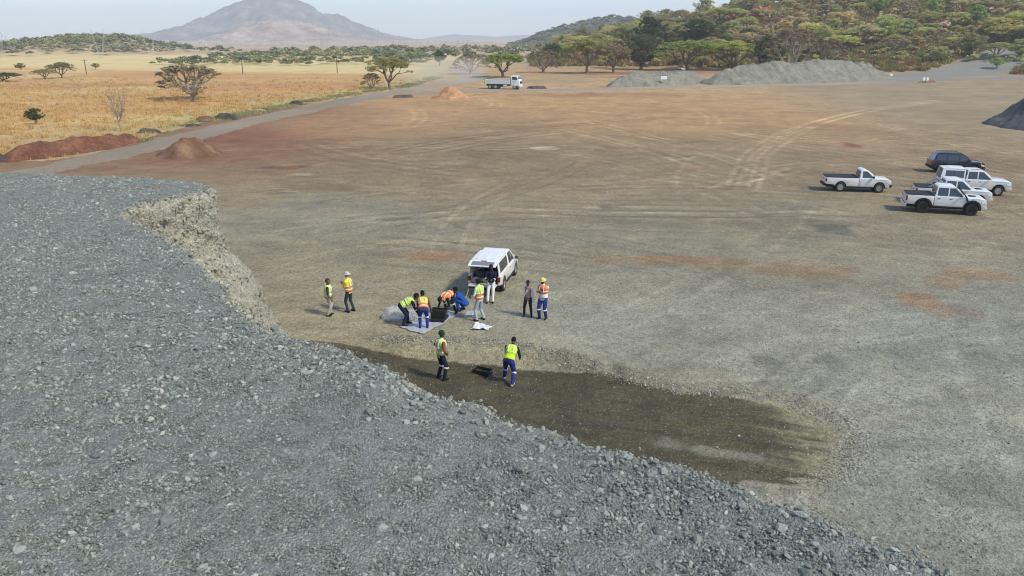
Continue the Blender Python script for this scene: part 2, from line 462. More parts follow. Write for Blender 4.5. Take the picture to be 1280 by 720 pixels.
    pad = lerp3(pad, (.23, .22, .18), (1 - sstep(0.1, 1.0, np.hypot((x - 5.6 - .5 * (19.3 - y)) / 1.7, (pe - 19.75) / 0.42) + 0.9 * n3 + .5 * n2)) * 0.7)
    pad = lerp3(pad, (.29, .26, .17), sstep(7.6, 9.4, x + 0.8 * n2 + 1.3 * fbm(al / 1.5, pe / .22, 2, 40)) * 0.8)
    C = C + (pad - C) * wet[..., None]
    # bank: pale dry cut edge of the pad
    db = seg_dist(x, y, BANK)
    C = lerp3(C, (.235, .218, .160), (1 - sstep(0.15, 0.75, db)) * (1 - wet) * 0.7)
    n5 = fbm(x / 1.7, y / 1.7, 4, 34); n6 = fbm(x / 0.45, y / 0.45, 2, 35)
    pt = fbm(x / 5.5, y / 2.4, 5, 41, .6); pu = fbm(x / 2.2, y / 1.3, 5, 42, .62)
    C = lerp3(C, C * np.array((.72, .71, .70)), sstep(.22, .34, pt) * .55); C = lerp3(C, C * np.array((1.22, 1.20, 1.14)), sstep(.24, .36, pu) * .5)
    C = lerp3(C, np.array((.29, .185, .105)), sstep(.30, .42, fbm(x / 7, y / 2.6, 5, 43, .6)) * sstep(40, 60, y) * .45)
    C *= (1 + 0.16 * n2 + 0.16 * n3 + 0.10 * n1 + 0.14 * n5 + 0.12 * n6)[..., None]
    tint = lerp3(np.broadcast_to(np.array((1.0, .995, .875)), C.shape).copy(), (.99, .93, .79), sstep(30, 75, y))
    return C * tint, wet

def road_color(x, y):
    n2 = fbm(x / 4, y / 4, 4, 52); n1 = fbm(x / 15, y / 15, 3, 51)
    C = np.broadcast_to(np.array((.262, .205, .138)), x.shape + (3,)).copy()
    C = lerp3(C, (.35, .285, .205), sstep(140, 190, y))
    C = lerp3(C, (.21, .205, .185), sstep(85, 110, x) * 0.8)
    C = lerp3(C, (.33, .25, .165), sstep(0.1, 0.6, n1) * 0.5)
    return C * (1 + 0.12 * n2)[..., None]

def field_color(x, y):
    n1 = fbm(x / 30, y / 14, 4, 61); n2 = fbm(x / 6, y / 4, 4, 62); n3 = fbm(x / 90, y / 18, 3, 63)
    C = np.broadcast_to(np.array((.53, .315, .12)), x.shape + (3,)).copy()
    C = lerp3(C, (.52, .265, .105), sstep(-0.25, 0.35, n3))
    C = lerp3(C, (.62, .46, .20), sstep(0.0, 0.6, n1) * 0.8)
    C = lerp3(C, (.66, .52, .235), sstep(245, 300, y + 18 * n1 + 0.25 * (x + 100)) * 0.9)
    C = lerp3(C, (.36, .24, .15), np.exp(-((y - 205 - 0.12 * x - 6 * n1) / 7) ** 2) * 0.55)
    db = seg_dist(x, y, LEFT)
    C = lerp3(C, (.46, .39, .165), (1 - sstep(3, 16, db)) * 0.8)
    C = lerp3(C, (.40, .37, .20), (1 - sstep(0.5, 4, db)) * sstep(90, 100, y) * 0.8)
    C = lerp3(C, (.40, .29, .17), (1 - sstep(70, 110, y)) * 0.6)
    return C * (1 + 0.16 * n2)[..., None]

def ground_mat(name, speck, speck_amt, bump_amt):
    """colour comes from the soil attribute; the nodes add stones, grain and relief"""
    t = NT(name)
    pos = t.n('NewGeometry').outputs['Position']
    col = t.n('Attribute', attribute_name='soil').outputs['Color']
    wet = t.n('Attribute', attribute_name='wet').outputs['Fac']
    g1 = t.noise(pos, 7.0, 5, 0.7)
    g2 = t.n('TexVoronoi', {'Vector': pos, 'Scale': speck})
    g3 = t.n('TexVoronoi', {'Vector': pos, 'Scale': speck * 0.45})
    r = t.math('ADD', t.math('MULTIPLY', g2.outputs['Color'], 0.6), t.math('MULTIPLY', g3.outputs['Color'], 0.4))
    k = t.math('MULTIPLY_ADD', t.math('SUBTRACT', r, 0.5), speck_amt, 1.0)
    k = t.math('MULTIPLY', k, t.math('MULTIPLY_ADD', g1, 0.36, 0.82))
    c = t.mix(1.0, col, k, 'MULTIPLY')
    st = t.n('TexVoronoi', {'Vector': pos, 'Scale': speck * 1.15})
    pick = t.math('GREATER_THAN', t.n('SeparateColor', {'Color': st.outputs['Color']}).outputs[0], 0.80)
    near_c = t.math('LESS_THAN', st.outputs['Distance'], 0.42)
    c = t.mix(t.math('MULTIPLY', t.math('MULTIPLY', pick, near_c), t.math('MULTIPLY_ADD', wet, -0.12, 0.45)), c, (.42, .39, .30, 1))
    dk = t.math('LESS_THAN', t.n('SeparateColor', {'Color': st.outputs['Color']}).outputs[1], 0.10)
    c = t.mix(t.math('MULTIPLY', t.math('MULTIPLY', dk, near_c), 0.5), c, (.09, .088, .08, 1))
    h = t.math('ADD', t.math('MULTIPLY', g1, 0.4), t.math('SUBTRACT', 1.0, g2.outputs['Distance']))
    return t.surf(c, t.math('MULTIPLY_ADD', wet, -0.15, 0.92), h, bump_amt, 0.05)

M_yard = ground_mat('yard_gravel', 18.0, 1.2, 0.4)
M_road = ground_mat('road_gravel', 9.0, 0.7, 0.35)

def field_mat(name):
    t = NT(name)
    pos = t.n('NewGeometry').outputs['Position']
    col = t.n('Attribute', attribute_name='soil').outputs['Color']
    g1 = t.noise(pos, 1.6, 6, 0.75); g2 = t.noise(pos, 0.25, 4, 0.6)
    k = t.math('MULTIPLY', t.math('MULTIPLY_ADD', g1, 1.1, 0.45), t.math('MULTIPLY_ADD', g2, 0.5, 0.75))
    return t.surf(t.mix(1.0, col, k, 'MULTIPLY'), 1.0, g1, 0.8, 0.3)
M_field = field_mat('dry_grass_ground')

def build_near_ground():
    xs = np.concatenate([np.arange(-230, -60, 2.2), np.arange(-60, -14, 0.42), np.arange(-14, -9.6, 0.2), np.arange(-9.6, 10.6, 0.09), np.arange(10.6, 22, 0.17), np.arange(22, 60, 0.34), np.arange(60, 232, 1.8)])
    ys = [7.0]
    while ys[-1] < 345: ys.append(ys[-1] + (0.085 if 16 < ys[-1] < 28 else max(0.14, 0.0050 * ys[-1])))
    ys = np.array(ys)
    X, Y = np.meshgrid(xs, ys)
    x, y = X.ravel(), Y.ravel()
    infield = inside(x, y, FIELD)
    dl = seg_dist(x, y, ROAD_LEFT) + 1.5 * fbm(x / 4, y / 4, 4, 71); df = np.minimum(seg_dist(x, y, ROAD_FAR), seg_dist(x, y, ROAD_FAR2) - 6) + 3.0 * fbm(x / 6, y / 6, 4, 72)
    onroad = ((dl < 2.2 + 0.010 * np.maximum(y - 60, 0)) & (y > 56)) | ((df < 4.2) & (y > 150))
    hz = hill_z(x, y)
    edge = np.minimum(np.minimum(x + 230, 231 - x), 345 - y)
    dip = 0.9 * (1 - sstep(0, 12, edge))
    zy = yard_z(x, y)
    z = np.where(infield, 0.06 * fbm(x / 7, y / 7, 3, 73), zy) + hz - dip + 0.05
    V = np.stack([x, y, z], 1)
    F = grid_faces(len(xs), len(ys))
    fc = F.reshape(-1, 4)
    cls = np.where(infield, 0, np.where(onroad, 2, 1))
    fcl = np.median(cls[fc][:, :3], 1).astype(int)
    # the hillside beyond the roads belongs to the hill
    hs = 0.45 * x + 0.89 * y - 296
    fh = (hs[fc].mean(1) > -3) & (fcl != 2)
    fcl = np.where(fh & (x[fc].mean(1) > 5), 3, fcl)
    yc, wet = yard_color(x, y)
    rc = road_color(x, y); gc = field_color(x, y)
    n2 = fbm(x / 5, y / 5, 4, 81)
    hc = np.broadcast_to(np.array((.33, .225, .11)), yc.shape).copy()
    hc = lerp3(hc, (.40, .28, .13), sstep(0, 0.5, n2)); hc = lerp3(hc, (.27, .25, .105), sstep(-0.3, 0.4, fbm(x / 9, y / 9, 3, 82)) * sstep(15, 60, 0.45 * x + 0.89 * y - 296) * 0.9)
    for k, name, colr, m in ((0, 'field', gc, M_field), (1, 'yard', yc, M_yard), (2, 'dirt_road', rc, M_road), (3, 'hillside', hc, M_field)):
        fs = fc[fcl == k]
        used = np.unique(fs)
        re = np.full(len(V), -1); re[used] = np.arange(len(used))
        me = mesh_np(name, V[used], re[fs], smooth=True)
        cc = np.concatenate([np.clip(colr[used], 0, 1), np.ones((len(used), 1))], 1)
        set_attr(me, 'soil', cc.astype(np.float32), 'FLOAT_COLOR'); set_attr(me, 'wet', wet[used].astype(np.float32))
        o = link(name, me, m)
        tag(o, {0: 'golden dry grass field left of the haul road', 1: 'graded gravel and red soil yard', 2: 'pale dusty haul road round the yard', 3: 'dry reddish slope of the wooded hillside'}[k], {0: 'field', 1: 'yard', 2: 'road', 3: 'hill'}[k], kind='structure')

build_near_ground()

def plain_mat():
    t = NT('far_plain')
    pos = t.n('NewGeometry').outputs['Position']
    a = t.noise(pos, 0.006, 5, 0.6); b = t.noise(pos, 0.03, 5, 0.65); c = t.noise(pos, 0.0016, 3, 0.5)
    col = t.ramp(a, [(0.3, (.30, .20, .12)), (0.5, (.46, .33, .20)), (0.7, (.52, .42, .28))])
    col = t.mix(t.ramp(b, [(0.56, (0, 0, 0)), (0.66, (1, 1, 1))]), col, (.13, .14, .08, 1))
    col = t.mix(t.math('MULTIPLY', t.ramp(c, [(0.45, (0, 0, 0)), (0.6, (1, 1, 1))]), 0.5), col, (.50, .36, .27, 1))
    at = t.n('Attribute', attribute_name='soil')
    col = t.mix(at.outputs['Alpha'], col, t.mix(1.0, at.outputs['Color'], t.math('MULTIPLY_ADD', b, 0.5, 0.75), 'MULTIPLY'))
    return t.surf(col, 1.0, b, 0.4, 2.0)
M_plain = plain_mat()

def build_far_ground():
    xs = np.concatenate([-np.geomspace(9000, 400, 60), np.linspace(-390, 480, 120), np.geomspace(500, 9000, 60)])
    ys = np.concatenate([np.linspace(-300, 300, 20), np.linspace(320, 900, 80), np.geomspace(930, 9000, 70)])
    X, Y = np.meshgrid(xs, ys); x, y = X.ravel(), Y.ravel()
    z = np.where((y > 250), hill_z(x, y), 0) - 0.55
    hid = (x > -220) & (x < 220) & (y > -40) & (y < 335)
    z = np.where(hid, -2.5, z)
    z = z + 6 * sstep(900, 3500, y) * (fbm(x / 500, y / 700, 3, 91)) * 0.8
    me = mesh_np('ground', np.stack([x, y, z], 1), grid_faces(len(xs), len(ys)), smooth=True)
    gk = (1 - sstep(-40, 10, x)) * (1 - sstep(470, 560, y + 20 * fbm(x / 60, y / 60, 2, 95)))
    set_attr(me, 'soil', np.concatenate([field_color(x, y), gk[:, None]], 1).astype(np.float32), 'FLOAT_COLOR')
    tag(link('ground', me, M_plain), 'dry hazy plain reaching to the foot of the mountain', 'plain', kind='structure')
build_far_ground()

# ------------------------------------------------------------------ mountain and far hills
def rock_hill_mat(name, c0, c1, c2, sc):
    t = NT(name)
    pos = t.n('NewGeometry').outputs['Position']
    a = t.noise(pos, sc, 6, 0.65); b = t.noise(pos, sc * 7, 5, 0.75)
    col = t.ramp(a, [(0.38, c0), (0.52, c1), (0.66, c2)])
    col = t.mix(1.0, col, t.math('MULTIPLY_ADD', b, 1.5, 0.25), 'MULTIPLY')
    return t.surf(col, 1.0, b, 1.0, 1.0 / sc * 0.05)

def ridge(name, prof, Y, depth, rough, seed, mat, label, cat='mountain', back=1.2):
    """a hill mass whose skyline runs through prof = [(x, height), ...] at distance Y"""
    px = np.array([p[0] for p in prof]); pz = np.array([p[1] for p in prof])
    nx, ny = 380, 150
    xs = np.linspace(px[0], px[-1], nx); ts = np.linspace(-1, back, ny)
    X, T = np.meshgrid(xs, ts); x = X.ravel(); t = T.ravel(); y = Y + t * depth
    base = np.interp(x, px, pz)
    for _ in range(2): pass
    fall = np.clip(1 - np.abs(t) ** 1.15 / np.where(t < 0, 1, back ** 1.15), 0, 1) ** 1.15
    spur = 1 + 0.75 * fbm(x / (depth * 0.28), y / (depth * 0.55), 4, seed) * (1 - np.exp(-(t / 0.28) ** 2))
    z = base * fall * spur - 0.10 * base * np.abs(fbm(x / (depth * .13), t * 1.3, 3, seed + 8)) * (1 - np.exp(-(t / .2) ** 2)) + rough * fbm(x / (depth * 0.07), y / (depth * 0.07), 4, seed + 5) * np.clip(base * fall / (base.max() * 0.3), 0, 1)
    z = z - 4.0
    o = link(name, mesh_np(name, np.stack([x, y, z], 1), grid_faces(nx, ny), smooth=True), mat)
    o['nx'] = 0; del o['nx']
    RIDGE[name] = (xs, Y, depth, ts, z.reshape(ny, nx))
    return tag(o, label, cat, kind='structure')
RIDGE = {}

M_mtn = rock_hill_mat('mountain_rock', (.075, .066, .058), (.16, .13, .10), (.32, .25, .18), 0.008)
M_foot = rock_hill_mat('foothill_grass', (.20, .15, .11), (.38, .27, .19), (.50, .39, .28), 0.008)
M_farh = rock_hill_mat('far_ridge', (.12, .11, .10), (.2, .17, .14), (.25, .21, .17), 0.003)
M_bushh = rock_hill_mat('bushy_hill', (.055, .066, .035), (.10, .105, .055), (.20, .17, .10), 0.035)
def sky_prof(pts, D, f=950.0):
    return [((a - 640) / f * D * 0.95, max(0.0, 11 + (48 - b) * D / 1052.0 + 4)) for a, b in pts]
ridge('mountain', sky_prof([(60, 56), (100, 54), (130, 50), (170, 45), (205, 41), (232, 36), (262, 25), (285, 12), (305, 4), (320, -1), (335, -6), (348, -8), (362, -5), (385, 4), (405, 17), (414, 18), (424, 19), (440, 28), (462, 37), (480, 43), (505, 47), (540, 52), (560, 56)], 4600), 4600, 900, 26.0, 101, M_mtn, 'tall hazy mountain with a rounded peak on the skyline')
ridge('foothill', sky_prof([(215, 57), (250, 52), (280, 45), (300, 36), (325, 29), (345, 25), (362, 24), (385, 29), (410, 38), (440, 44), (480, 49), (540, 53), (600, 57)], 3300), 3300, 480, 12.0, 131, M_foot, 'pale grassy foothill in front of the tall mountain')
ridge('distant_ridge', sky_prof([(-80, 55), (0, 54), (20, 54), (45, 52), (80, 53), (120, 54), (170, 57)], 6200), 6200, 700, 4.0, 151, M_farh, 'low distant ridge beyond the bushy koppie', 'ridge')
ridge('distant_ridge', sky_prof([(480, 54), (520, 50), (545, 46), (565, 43), (590, 44), (620, 46), (650, 44), (675, 43), (700, 45), (760, 50)], 7200), 7200, 800, 4.0, 161, M_farh, 'faint far ridge between the mountain and the round bushy hill', 'ridge')
ridge('bushy_hill', sky_prof([(635, 57), (660, 50), (675, 42), (690, 37), (706, 33), (725, 29), (745, 24), (765, 22), (785, 23), (800, 26), (815, 32), (835, 36), (880, 42), (930, 52)], 1250), 1250, 190, 2.5, 171, M_bushh, 'round grey green bushy hill behind the pylons', 'hill')

# ------------------------------------------------------------------ haze
hz = MB().box(-9400, 9400, -330, 9400, -9.0, 330).mesh('haze')
hm = bpy.data.materials.new('haze_air'); hm.use_nodes = True
hm.node_tree.nodes.clear()
ho = hm.node_tree.nodes.new('ShaderNodeOutputMaterial'); hv = hm.node_tree.nodes.new('ShaderNodeVolumePrincipled')
hv.inputs['Color'].default_value = (0.82, 0.90, 1.0, 1)
hv.inputs['Density'].default_value = 0.00021
hv.inputs['Anisotropy'].default_value = 0.0
hm.node_tree.links.new(hv.outputs[0], ho.inputs['Volume'])
haze = tag(link('haze', hz, hm), 'thin dusty haze over the whole plain', 'haze', kind='stuff')
# ------------------------------------------------------------------ the crushed stone stockpile in the foreground
ZP = 6.2
FAR_EDGE = [(-34, 31.0), (-26, 29.6), (-19.36, 28.67), (-18.04, 28.49), (-17.04, 28.32), (-15.77, 27.62), (-14.35, 27.13), (-12.91, 26.80), (-11.58, 26.33), (-10.45, 25.78), (-10.18, 25.45)]
WALL_TOP = [(-9.98, 24.75), (-10.59, 23.94), (-11.08, 23.31), (-11.40, 22.95), (-11.33, 21.81)]
CREST = [(-11.10, 20.98), (-10.02, 19.74), (-9.14, 18.96), (-8.29, 17.93), (-7.72, 17.34), (-7.04, 16.34), (-6.43, 15.43), (-5.75, 14.26), (-4.84, 12.78), (-4.09, 11.85), (-3.48, 11.60), (-3.10, 11.48), (-2.74, 11.30), (-2.30, 10.90), (-1.94, 10.57), (-1.63, 10.25), (-1.29, 9.91), (-0.90, 9.65), (-0.60, 9.67), (-0.33, 9.36), (-0.11, 9.10), (0.16, 8.93), (0.49, 8.78), (0.78, 8.51), (1.03, 8.27), (1.27, 8.21), (1.51, 8.03), (1.89, 7.87), (2.22, 7.66), (2.40, 7.49), (2.64, 7.30), (2.81, 7.16), (2.96, 7.02), (3.15, 6.93), (3.30, 6.79), (3.40, 6.52), (3.61, 6.37), (3.83, 6.23), (3.99, 6.09), (4.06, 5.97), (4.4, 5.4), (4.9, 4.6), (5.2, 3.4), (5.2, 1.0)]
def _ragged(pts, step, amp, seed):
    out = [pts[0]]
    for (x0, y0), (x1, y1) in zip(pts[:-1], pts[1:]):
        L_ = math.hypot(x1 - x0, y1 - y0); n = max(1, int(round(L_ / step)))
        for i in range(1, n + 1): out.append((x0 + (x1 - x0) * i / n, y0 + (y1 - y0) * i / n))
    a = np.array(out); k = np.arange(len(a)) * step
    a[:, 0] += amp * fbm(k / .55, k * 0 + seed, 3, seed); a[:, 1] += amp * fbm(k / .55, k * 0 + seed + 9, 3, seed + 1)
    return [tuple(p) for p in a]
FAR_EDGE = _ragged(FAR_EDGE, .14, .16, 231); WALL_TOP = _ragged(WALL_TOP, .12, .16, 235); CREST0 = CREST[:9]; CREST = _ragged(CREST, .10, .09, 239)
PILE = FAR_EDGE + WALL_TOP + CREST + [(-34, 1.0)]

def top_z(x, y):
    return ZP + 0.14 * fbm(x / 3.5, y / 3.5, 3, 201) + 0.05 * fbm(x / 0.8, y / 0.8, 3, 202)

def pile_mat(name, c0, c1, c2, sc):
    t = NT(name)
    pos = t.n('NewGeometry').outputs['Position']
    wob = t.n('TexNoise', {'Vector': pos, 'Scale': sc * .7, 'Detail': 2.0}).outputs['Color']
    pos2 = t.n('VectorMath', {0: pos}, operation='ADD'); sv = t.n('VectorMath', {0: wob}, operation='SCALE'); sv.inputs['Scale'].default_value = 1.1 / sc; t.set(pos2.inputs[1], sv); pos2 = pos2.outputs[0]
    v1 = t.n('TexVoronoi', {'Vector': pos2, 'Scale': sc}); v2 = t.n('TexVoronoi', {'Vector': pos2, 'Scale': sc * 2.3})
    nz = t.noise(pos, 3.0, 5, 0.65); n2 = t.noise(pos, 0.5, 4, 0.6)
    r = t.n('SeparateColor', {'Color': v1.outputs['Color']}).outputs[0]
    r2 = t.n('SeparateColor', {'Color': v2.outputs['Color']}).outputs[1]
    col = t.ramp(t.math('ADD', t.math('MULTIPLY', r, 0.6), t.math('MULTIPLY', r2, 0.4)), [(0.1, c0), (0.5, c1), (0.95, c2)])
    col = t.mix(1.0, col, t.math('MULTIPLY', t.math('MULTIPLY_ADD', nz, 0.6, 0.7), t.math('MULTIPLY_ADD', n2, 0.5, 0.75)), 'MULTIPLY')
    h = t.math('ADD', t.math('SUBTRACT', 1.0, v1.outputs['Distance']), t.math('MULTIPLY', t.math('SUBTRACT', 1.0, v2.outputs['Distance']), 0.5))
    return t.surf(col, 0.9, h, 0.8, 0.06)

M_pile = pile_mat('crushed_stone_fines', (.165, .174, .152), (.255, .267, .234), (.37, .382, .334), 30.0)
M_cut = pile_mat('dusty_cut_face', (.24, .224, .172), (.36, .34, .265), (.465, .442, .35), 13.0)
M_stone = stone_mat('crushed_stone', (.15, .162, .142), (.272, .288, .252), (.41, .427, .375), (.54, .51, .42))
M_pale = stone_mat('dusty_stone', (.20, .188, .14), (.36, .34, .26), (.50, .47, .38))
M_gravel = stone_mat('yard_stone', (.16, .155, .14), (.33, .315, .27), (.52, .50, .43))

pile = empty('gravel_stockpile', (-6, 14, 0))
tag(pile, 'huge grey crushed stone stockpile with flat top and a pale cut face', 'stockpile')
PO = Vector((-6, 14, 0))

def build_pile_top():
    xs = np.concatenate([np.arange(-34, -21, 0.3), np.arange(-21, 5.6, 0.075)]); ys = np.concatenate([np.arange(0.8, 4, 0.12), np.arange(4, 31.2, 0.075)])
    X, Y = np.meshgrid(xs, ys); x, y = X.ravel().copy(), Y.ravel().copy()
    ins = inside(x, y, PILE)
    F = grid_faces(len(xs), len(ys))
    keep = ins[F].any(1); F = F[keep]
    used = np.unique(F)
    out = used[~ins[used]]
    # pull the outer ring of vertices onto the crest line
    P = PILE + [PILE[0]]
    bx = x[out].copy(); by = y[out].copy(); bd = np.full(len(out), 1e9)
    for (x0, y0), (x1, y1) in zip(P[:-1], P[1:]):
        dx, dy = x1 - x0, y1 - y0; L = dx * dx + dy * dy + 1e-12
        t = np.clip(((x[out] - x0) * dx + (y[out] - y0) * dy) / L, 0, 1)
        qx, qy = x0 + t * dx, y0 + t * dy; d = np.hypot(x[out] - qx, y[out] - qy)
        m = d < bd; bd[m] = d[m]; bx[m] = qx[m]; by[m] = qy[m]
    x[out] = bx; y[out] = by
    re = np.full(len(x), -1); re[used] = np.arange(len(used))
    V = np.stack([x[used], y[used], top_z(x[used], y[used]) + 0.028 * fbm(x[used] / 0.16, y[used] / 0.16, 2, 205)], 1) - np.array(PO)
    link('top_surface', mesh_np('top_surface', V, re[F], smooth=True), M_pile, pile)
build_pile_top()

def resample(pts, step):
    out = [np.array(pts[0], float)]; 
    for a, b in zip(pts[:-1], pts[1:]):
        a = np.array(a, float); b = np.array(b, float); n = max(1, int(round(np.linalg.norm(b - a) / step)))
        for i in range(1, n + 1): out.append(a + (b - a) * i / n)
    return np.array(out)

def build_pile_side():
    B = resample(FAR_EDGE + WALL_TOP + CREST, 0.11)
    T = np.gradient(B, axis=0)
    k = 9; ker = np.ones(k) / k
    for _ in range(3): T = np.stack([np.convolve(np.pad(T[:, i], k // 2, 'edge'), ker, 'valid') for i in range(2)], 1)
    Nn = np.stack([-T[:, 1], T[:, 0]], 1); Nn /= np.linalg.norm(Nn, axis=1)[:, None]   # outward = left of travel
    dw = seg_dist(B[:, 0], B[:, 1], [(-13.5, 26.95), (-11.58, 26.33), (-10.2, 25.5)] + WALL_TOP + CREST0); wall = 1 - sstep(0.3, 1.6, dw)
    drops = np.concatenate([np.linspace(0, 2.2, 30), np.linspace(2.25, 6.5, 44)])
    prof_w = np.interp(drops, [0, 0.15, 1.9, 2.3, 3.5, 4.9, 5.6, 6.1, 6.5], [0, 0.08, 0.2, 0.4, 1.2, 1.6, 1.95, 2.3, 2.6])
    prof_s = np.interp(drops, [0, 0.1, 6.5], [0, 0.08, 0.9])
    nearc = 1 - sstep(0.3, 1.2, seg_dist(B[:, 0], B[:, 1], CREST0[1:]))
    prof_r = np.interp(drops, [0, 0.12, 6.5], [0, 0.16, 7.2])
    V = np.zeros((len(drops), len(B), 3))
    arc = np.arange(len(B)) * 0.11
    for i, dr in enumerate(drops):
        off = prof_w[i] * wall + prof_r[i] * (1 - wall); off = off * (1 - nearc) + prof_s[i] * nearc
        rough = (0.16 * fbm(arc / 0.7, np.full_like(arc, dr / 0.6), 4, 211) + 0.10 * fbm(arc / 0.22, np.full_like(arc, dr / 0.2), 2, 214)) * min(1, dr / 0.12)
        p = B + Nn * (off + rough)[:, None]
        V[i, :, :2] = p
        V[i, :, 2] = np.maximum(top_z(B[:, 0], B[:, 1]) - dr, -0.35)
    nx, ny = len(B), len(drops)
    W = V.reshape(-1, 3)
    me = mesh_np('cut_face', W - np.array(PO), grid_faces(nx, ny)[:, ::-1], smooth=False)
    link('cut_face', me, M_cut, pile)
    return V, wall, Nn
SIDE, WALLW, SIDEN = build_pile_side()

ROCKS = [rock_mesh('stone_shape', 300 + i, M_stone, 1) for i in range(7)]
PALES = [rock_mesh('dusty_stone_shape', 340 + i, M_pale, 1) for i in range(5)]

def rand_rot(n, tilt=0.5):
    return np.stack([RNG.normal(0, tilt, n), RNG.normal(0, tilt, n), RNG.uniform(0, 6.283, n)], 1)

def build_pile_stones():
    n = 480000
    x = RNG.uniform(-22, 5.2, n); y = RNG.uniform(3.0, 29, n)
    ok = inside(x, y, PILE); x, y = x[ok], y[ok]
    dcrest = seg_dist(x, y, CREST)
    clump = fbm(x / 1.6, y / 1.6, 3, 221)
    s = np.exp(RNG.normal(math.log(0.031), 0.48, len(x))) * (1 + 0.35 * np.clip(clump, 0, 1))
    edge = np.exp(-(dcrest / 0.8) ** 2) * sstep(13.5, 10.5, y)
    s *= 1 + 0.6 * edge * RNG.uniform(0, 1, len(x))
    fines = sstep(-.05, -.45, fbm(x / 2.3, y / 2.3, 3, 223)) + .6 * sstep(.1, .5, fbm(x / .7, y / .5, 2, 224)); s *= 1 - .35 * np.clip(fines, 0, 1)
    big = RNG.uniform(0, 1, len(x)) < (0.0014 + 0.016 * edge)
    s = np.where(big, RNG.uniform(0.09, 0.17, len(x)), np.minimum(s, 0.12))
    nx_ = 190000; y2 = RNG.uniform(4.0, 15.5, nx_); x2 = RNG.uniform(-.74, .74, nx_) * (y2 + .6); ok = inside(x2, y2, PILE)
    x = np.concatenate([x, x2[ok]]); y = np.concatenate([y, y2[ok]]); s = np.concatenate([s, np.exp(RNG.normal(math.log(.021), .3, int(ok.sum())))])
    z = top_z(x, y) + s * 0.10
    order = np.argsort(-s)
    x, y, z, s = x[order], y[order], z[order], s[order]
    vis = (y > 5.0) & (np.abs(x) < y * 0.72 + 0.5)
    bi = np.where(vis)[0][:300]
    rest = np.ones(len(x), bool); rest[bi] = False
    for i in bi:
        me = ROCKS[i % 7]
        o = bpy.data.objects.new('stone', me); COL.objects.link(o); o.parent = pile
        o.location = Vector((x[i], y[i], z[i])) - PO
        o.rotation_euler = (RNG.normal(0, .5), RNG.normal(0, .5), RNG.uniform(0, 6.28)); o.scale = (s[i] * 1.15,) * 3
    x, y, z, s = x[rest], y[rest], z[rest], s[rest]
    o = scatter('loose_stones', np.stack([x, y, z], 1) - np.array(PO), rand_rot(len(x)), np.repeat(s[:, None], 3, 1), RNG.integers(0, 7, len(x)), ROCKS, pile)
    o['kind'] = 'stuff'
    # stones along the broken crest
    E_ = np.array(FAR_EDGE[20:] + WALL_TOP + CREST[:-30]); m = 5200
    i = RNG.integers(0, len(E_), m); p = E_[i] + RNG.normal(0, .07, (m, 2)); s = np.exp(RNG.normal(math.log(0.045), .45, m)).clip(.02, .15)
    o = scatter('crest_stones', np.stack([p[:, 0], p[:, 1], top_z(p[:, 0], p[:, 1]) + s * .05 - .02], 1) - np.array(PO), rand_rot(m, .8), np.repeat(s[:, None], 3, 1), RNG.integers(0, 7, m), ROCKS, pile)
    o['kind'] = 'stuff'
    # stones standing out of the cut face
    cols = np.where(WALLW > 0.05)[0]
    m = 14000
    ci = RNG.choice(cols, m); ri = RNG.integers(1, SIDE.shape[0] - 1, m)
    p = SIDE[ri, ci] + RNG.normal(0, 0.03, (m, 3))
    s = np.exp(RNG.normal(math.log(0.075), 0.42, m)).clip(0.03, 0.24)
    o = scatter('face_stones', p - np.array(PO), rand_rot(m, 1.2), np.repeat(s[:, None], 3, 1), RNG.integers(0, 5, m), PALES, pile)
    o['kind'] = 'stuff'
build_pile_stones()

def yard_gravel():
    n = 30000
    y = RNG.uniform(12.5, 34, n); x = RNG.uniform(-0.42, 0.74, n) * y
    d = np.where(inside(x, y, PIT), 1, -1) * seg_dist(x, y, PIT, True)
    ok = (~inside(x, y, PILE)) & (RNG.uniform(0, 1, n) < np.where(d > 0.0, 0.10, 0.7) * np.clip(1.4 - y / 40, 0.2, 1))
    x, y = x[ok], y[ok]
    s = np.exp(RNG.normal(math.log(0.045), 0.35, len(x))).clip(.02, .13)
    z = yard_z(x, y) + 0.05 + s * 0.12
    sh = [rock_mesh('gravel_shape', 360 + i, M_gravel, 1) for i in range(4)]
    o = scatter('gravel', np.stack([x, y, z], 1), rand_rot(len(x)), np.repeat(s[:, None], 3, 1), RNG.integers(0, 4, len(x)), sh)
    tag(o, 'loose gravel strewn over the near part of the yard', 'gravel', kind='stuff')
yard_gravel()

def bank_stones():
    P = resample(BANK, .02); m = 2600
    i = RNG.integers(0, len(P), m); p = P[i] + RNG.normal(0, .16, (m, 2)) - np.array([.08, .16])
    s = np.exp(RNG.normal(math.log(0.05), .4, m)).clip(.02, .13)
    Q = resample([(8.9, 21.6), (9.9, 20.8), (9.9, 19.6), (9.0, 18.0), (7.9, 17.3)], .02); j = RNG.integers(0, len(Q), 1500)
    p = np.concatenate([p, Q[j] + RNG.normal(0, .3, (1500, 2))]); s = np.concatenate([s, RNG.uniform(.03, .09, 1500)]); m = len(p)
    sh = [rock_mesh('bank_stone_shape', 370 + i, M_gravel, 1) for i in range(4)]
    o = scatter('bank_stones', np.stack([p[:, 0], p[:, 1], yard_z(p[:, 0], p[:, 1]) + .05 + s * .1], 1), rand_rot(m), np.repeat(s[:, None], 3, 1), RNG.integers(0, 4, m), sh)
    tag(o, 'stones pushed up along the lip of the damp dug pad', 'stones', kind='stuff')
bank_stones()
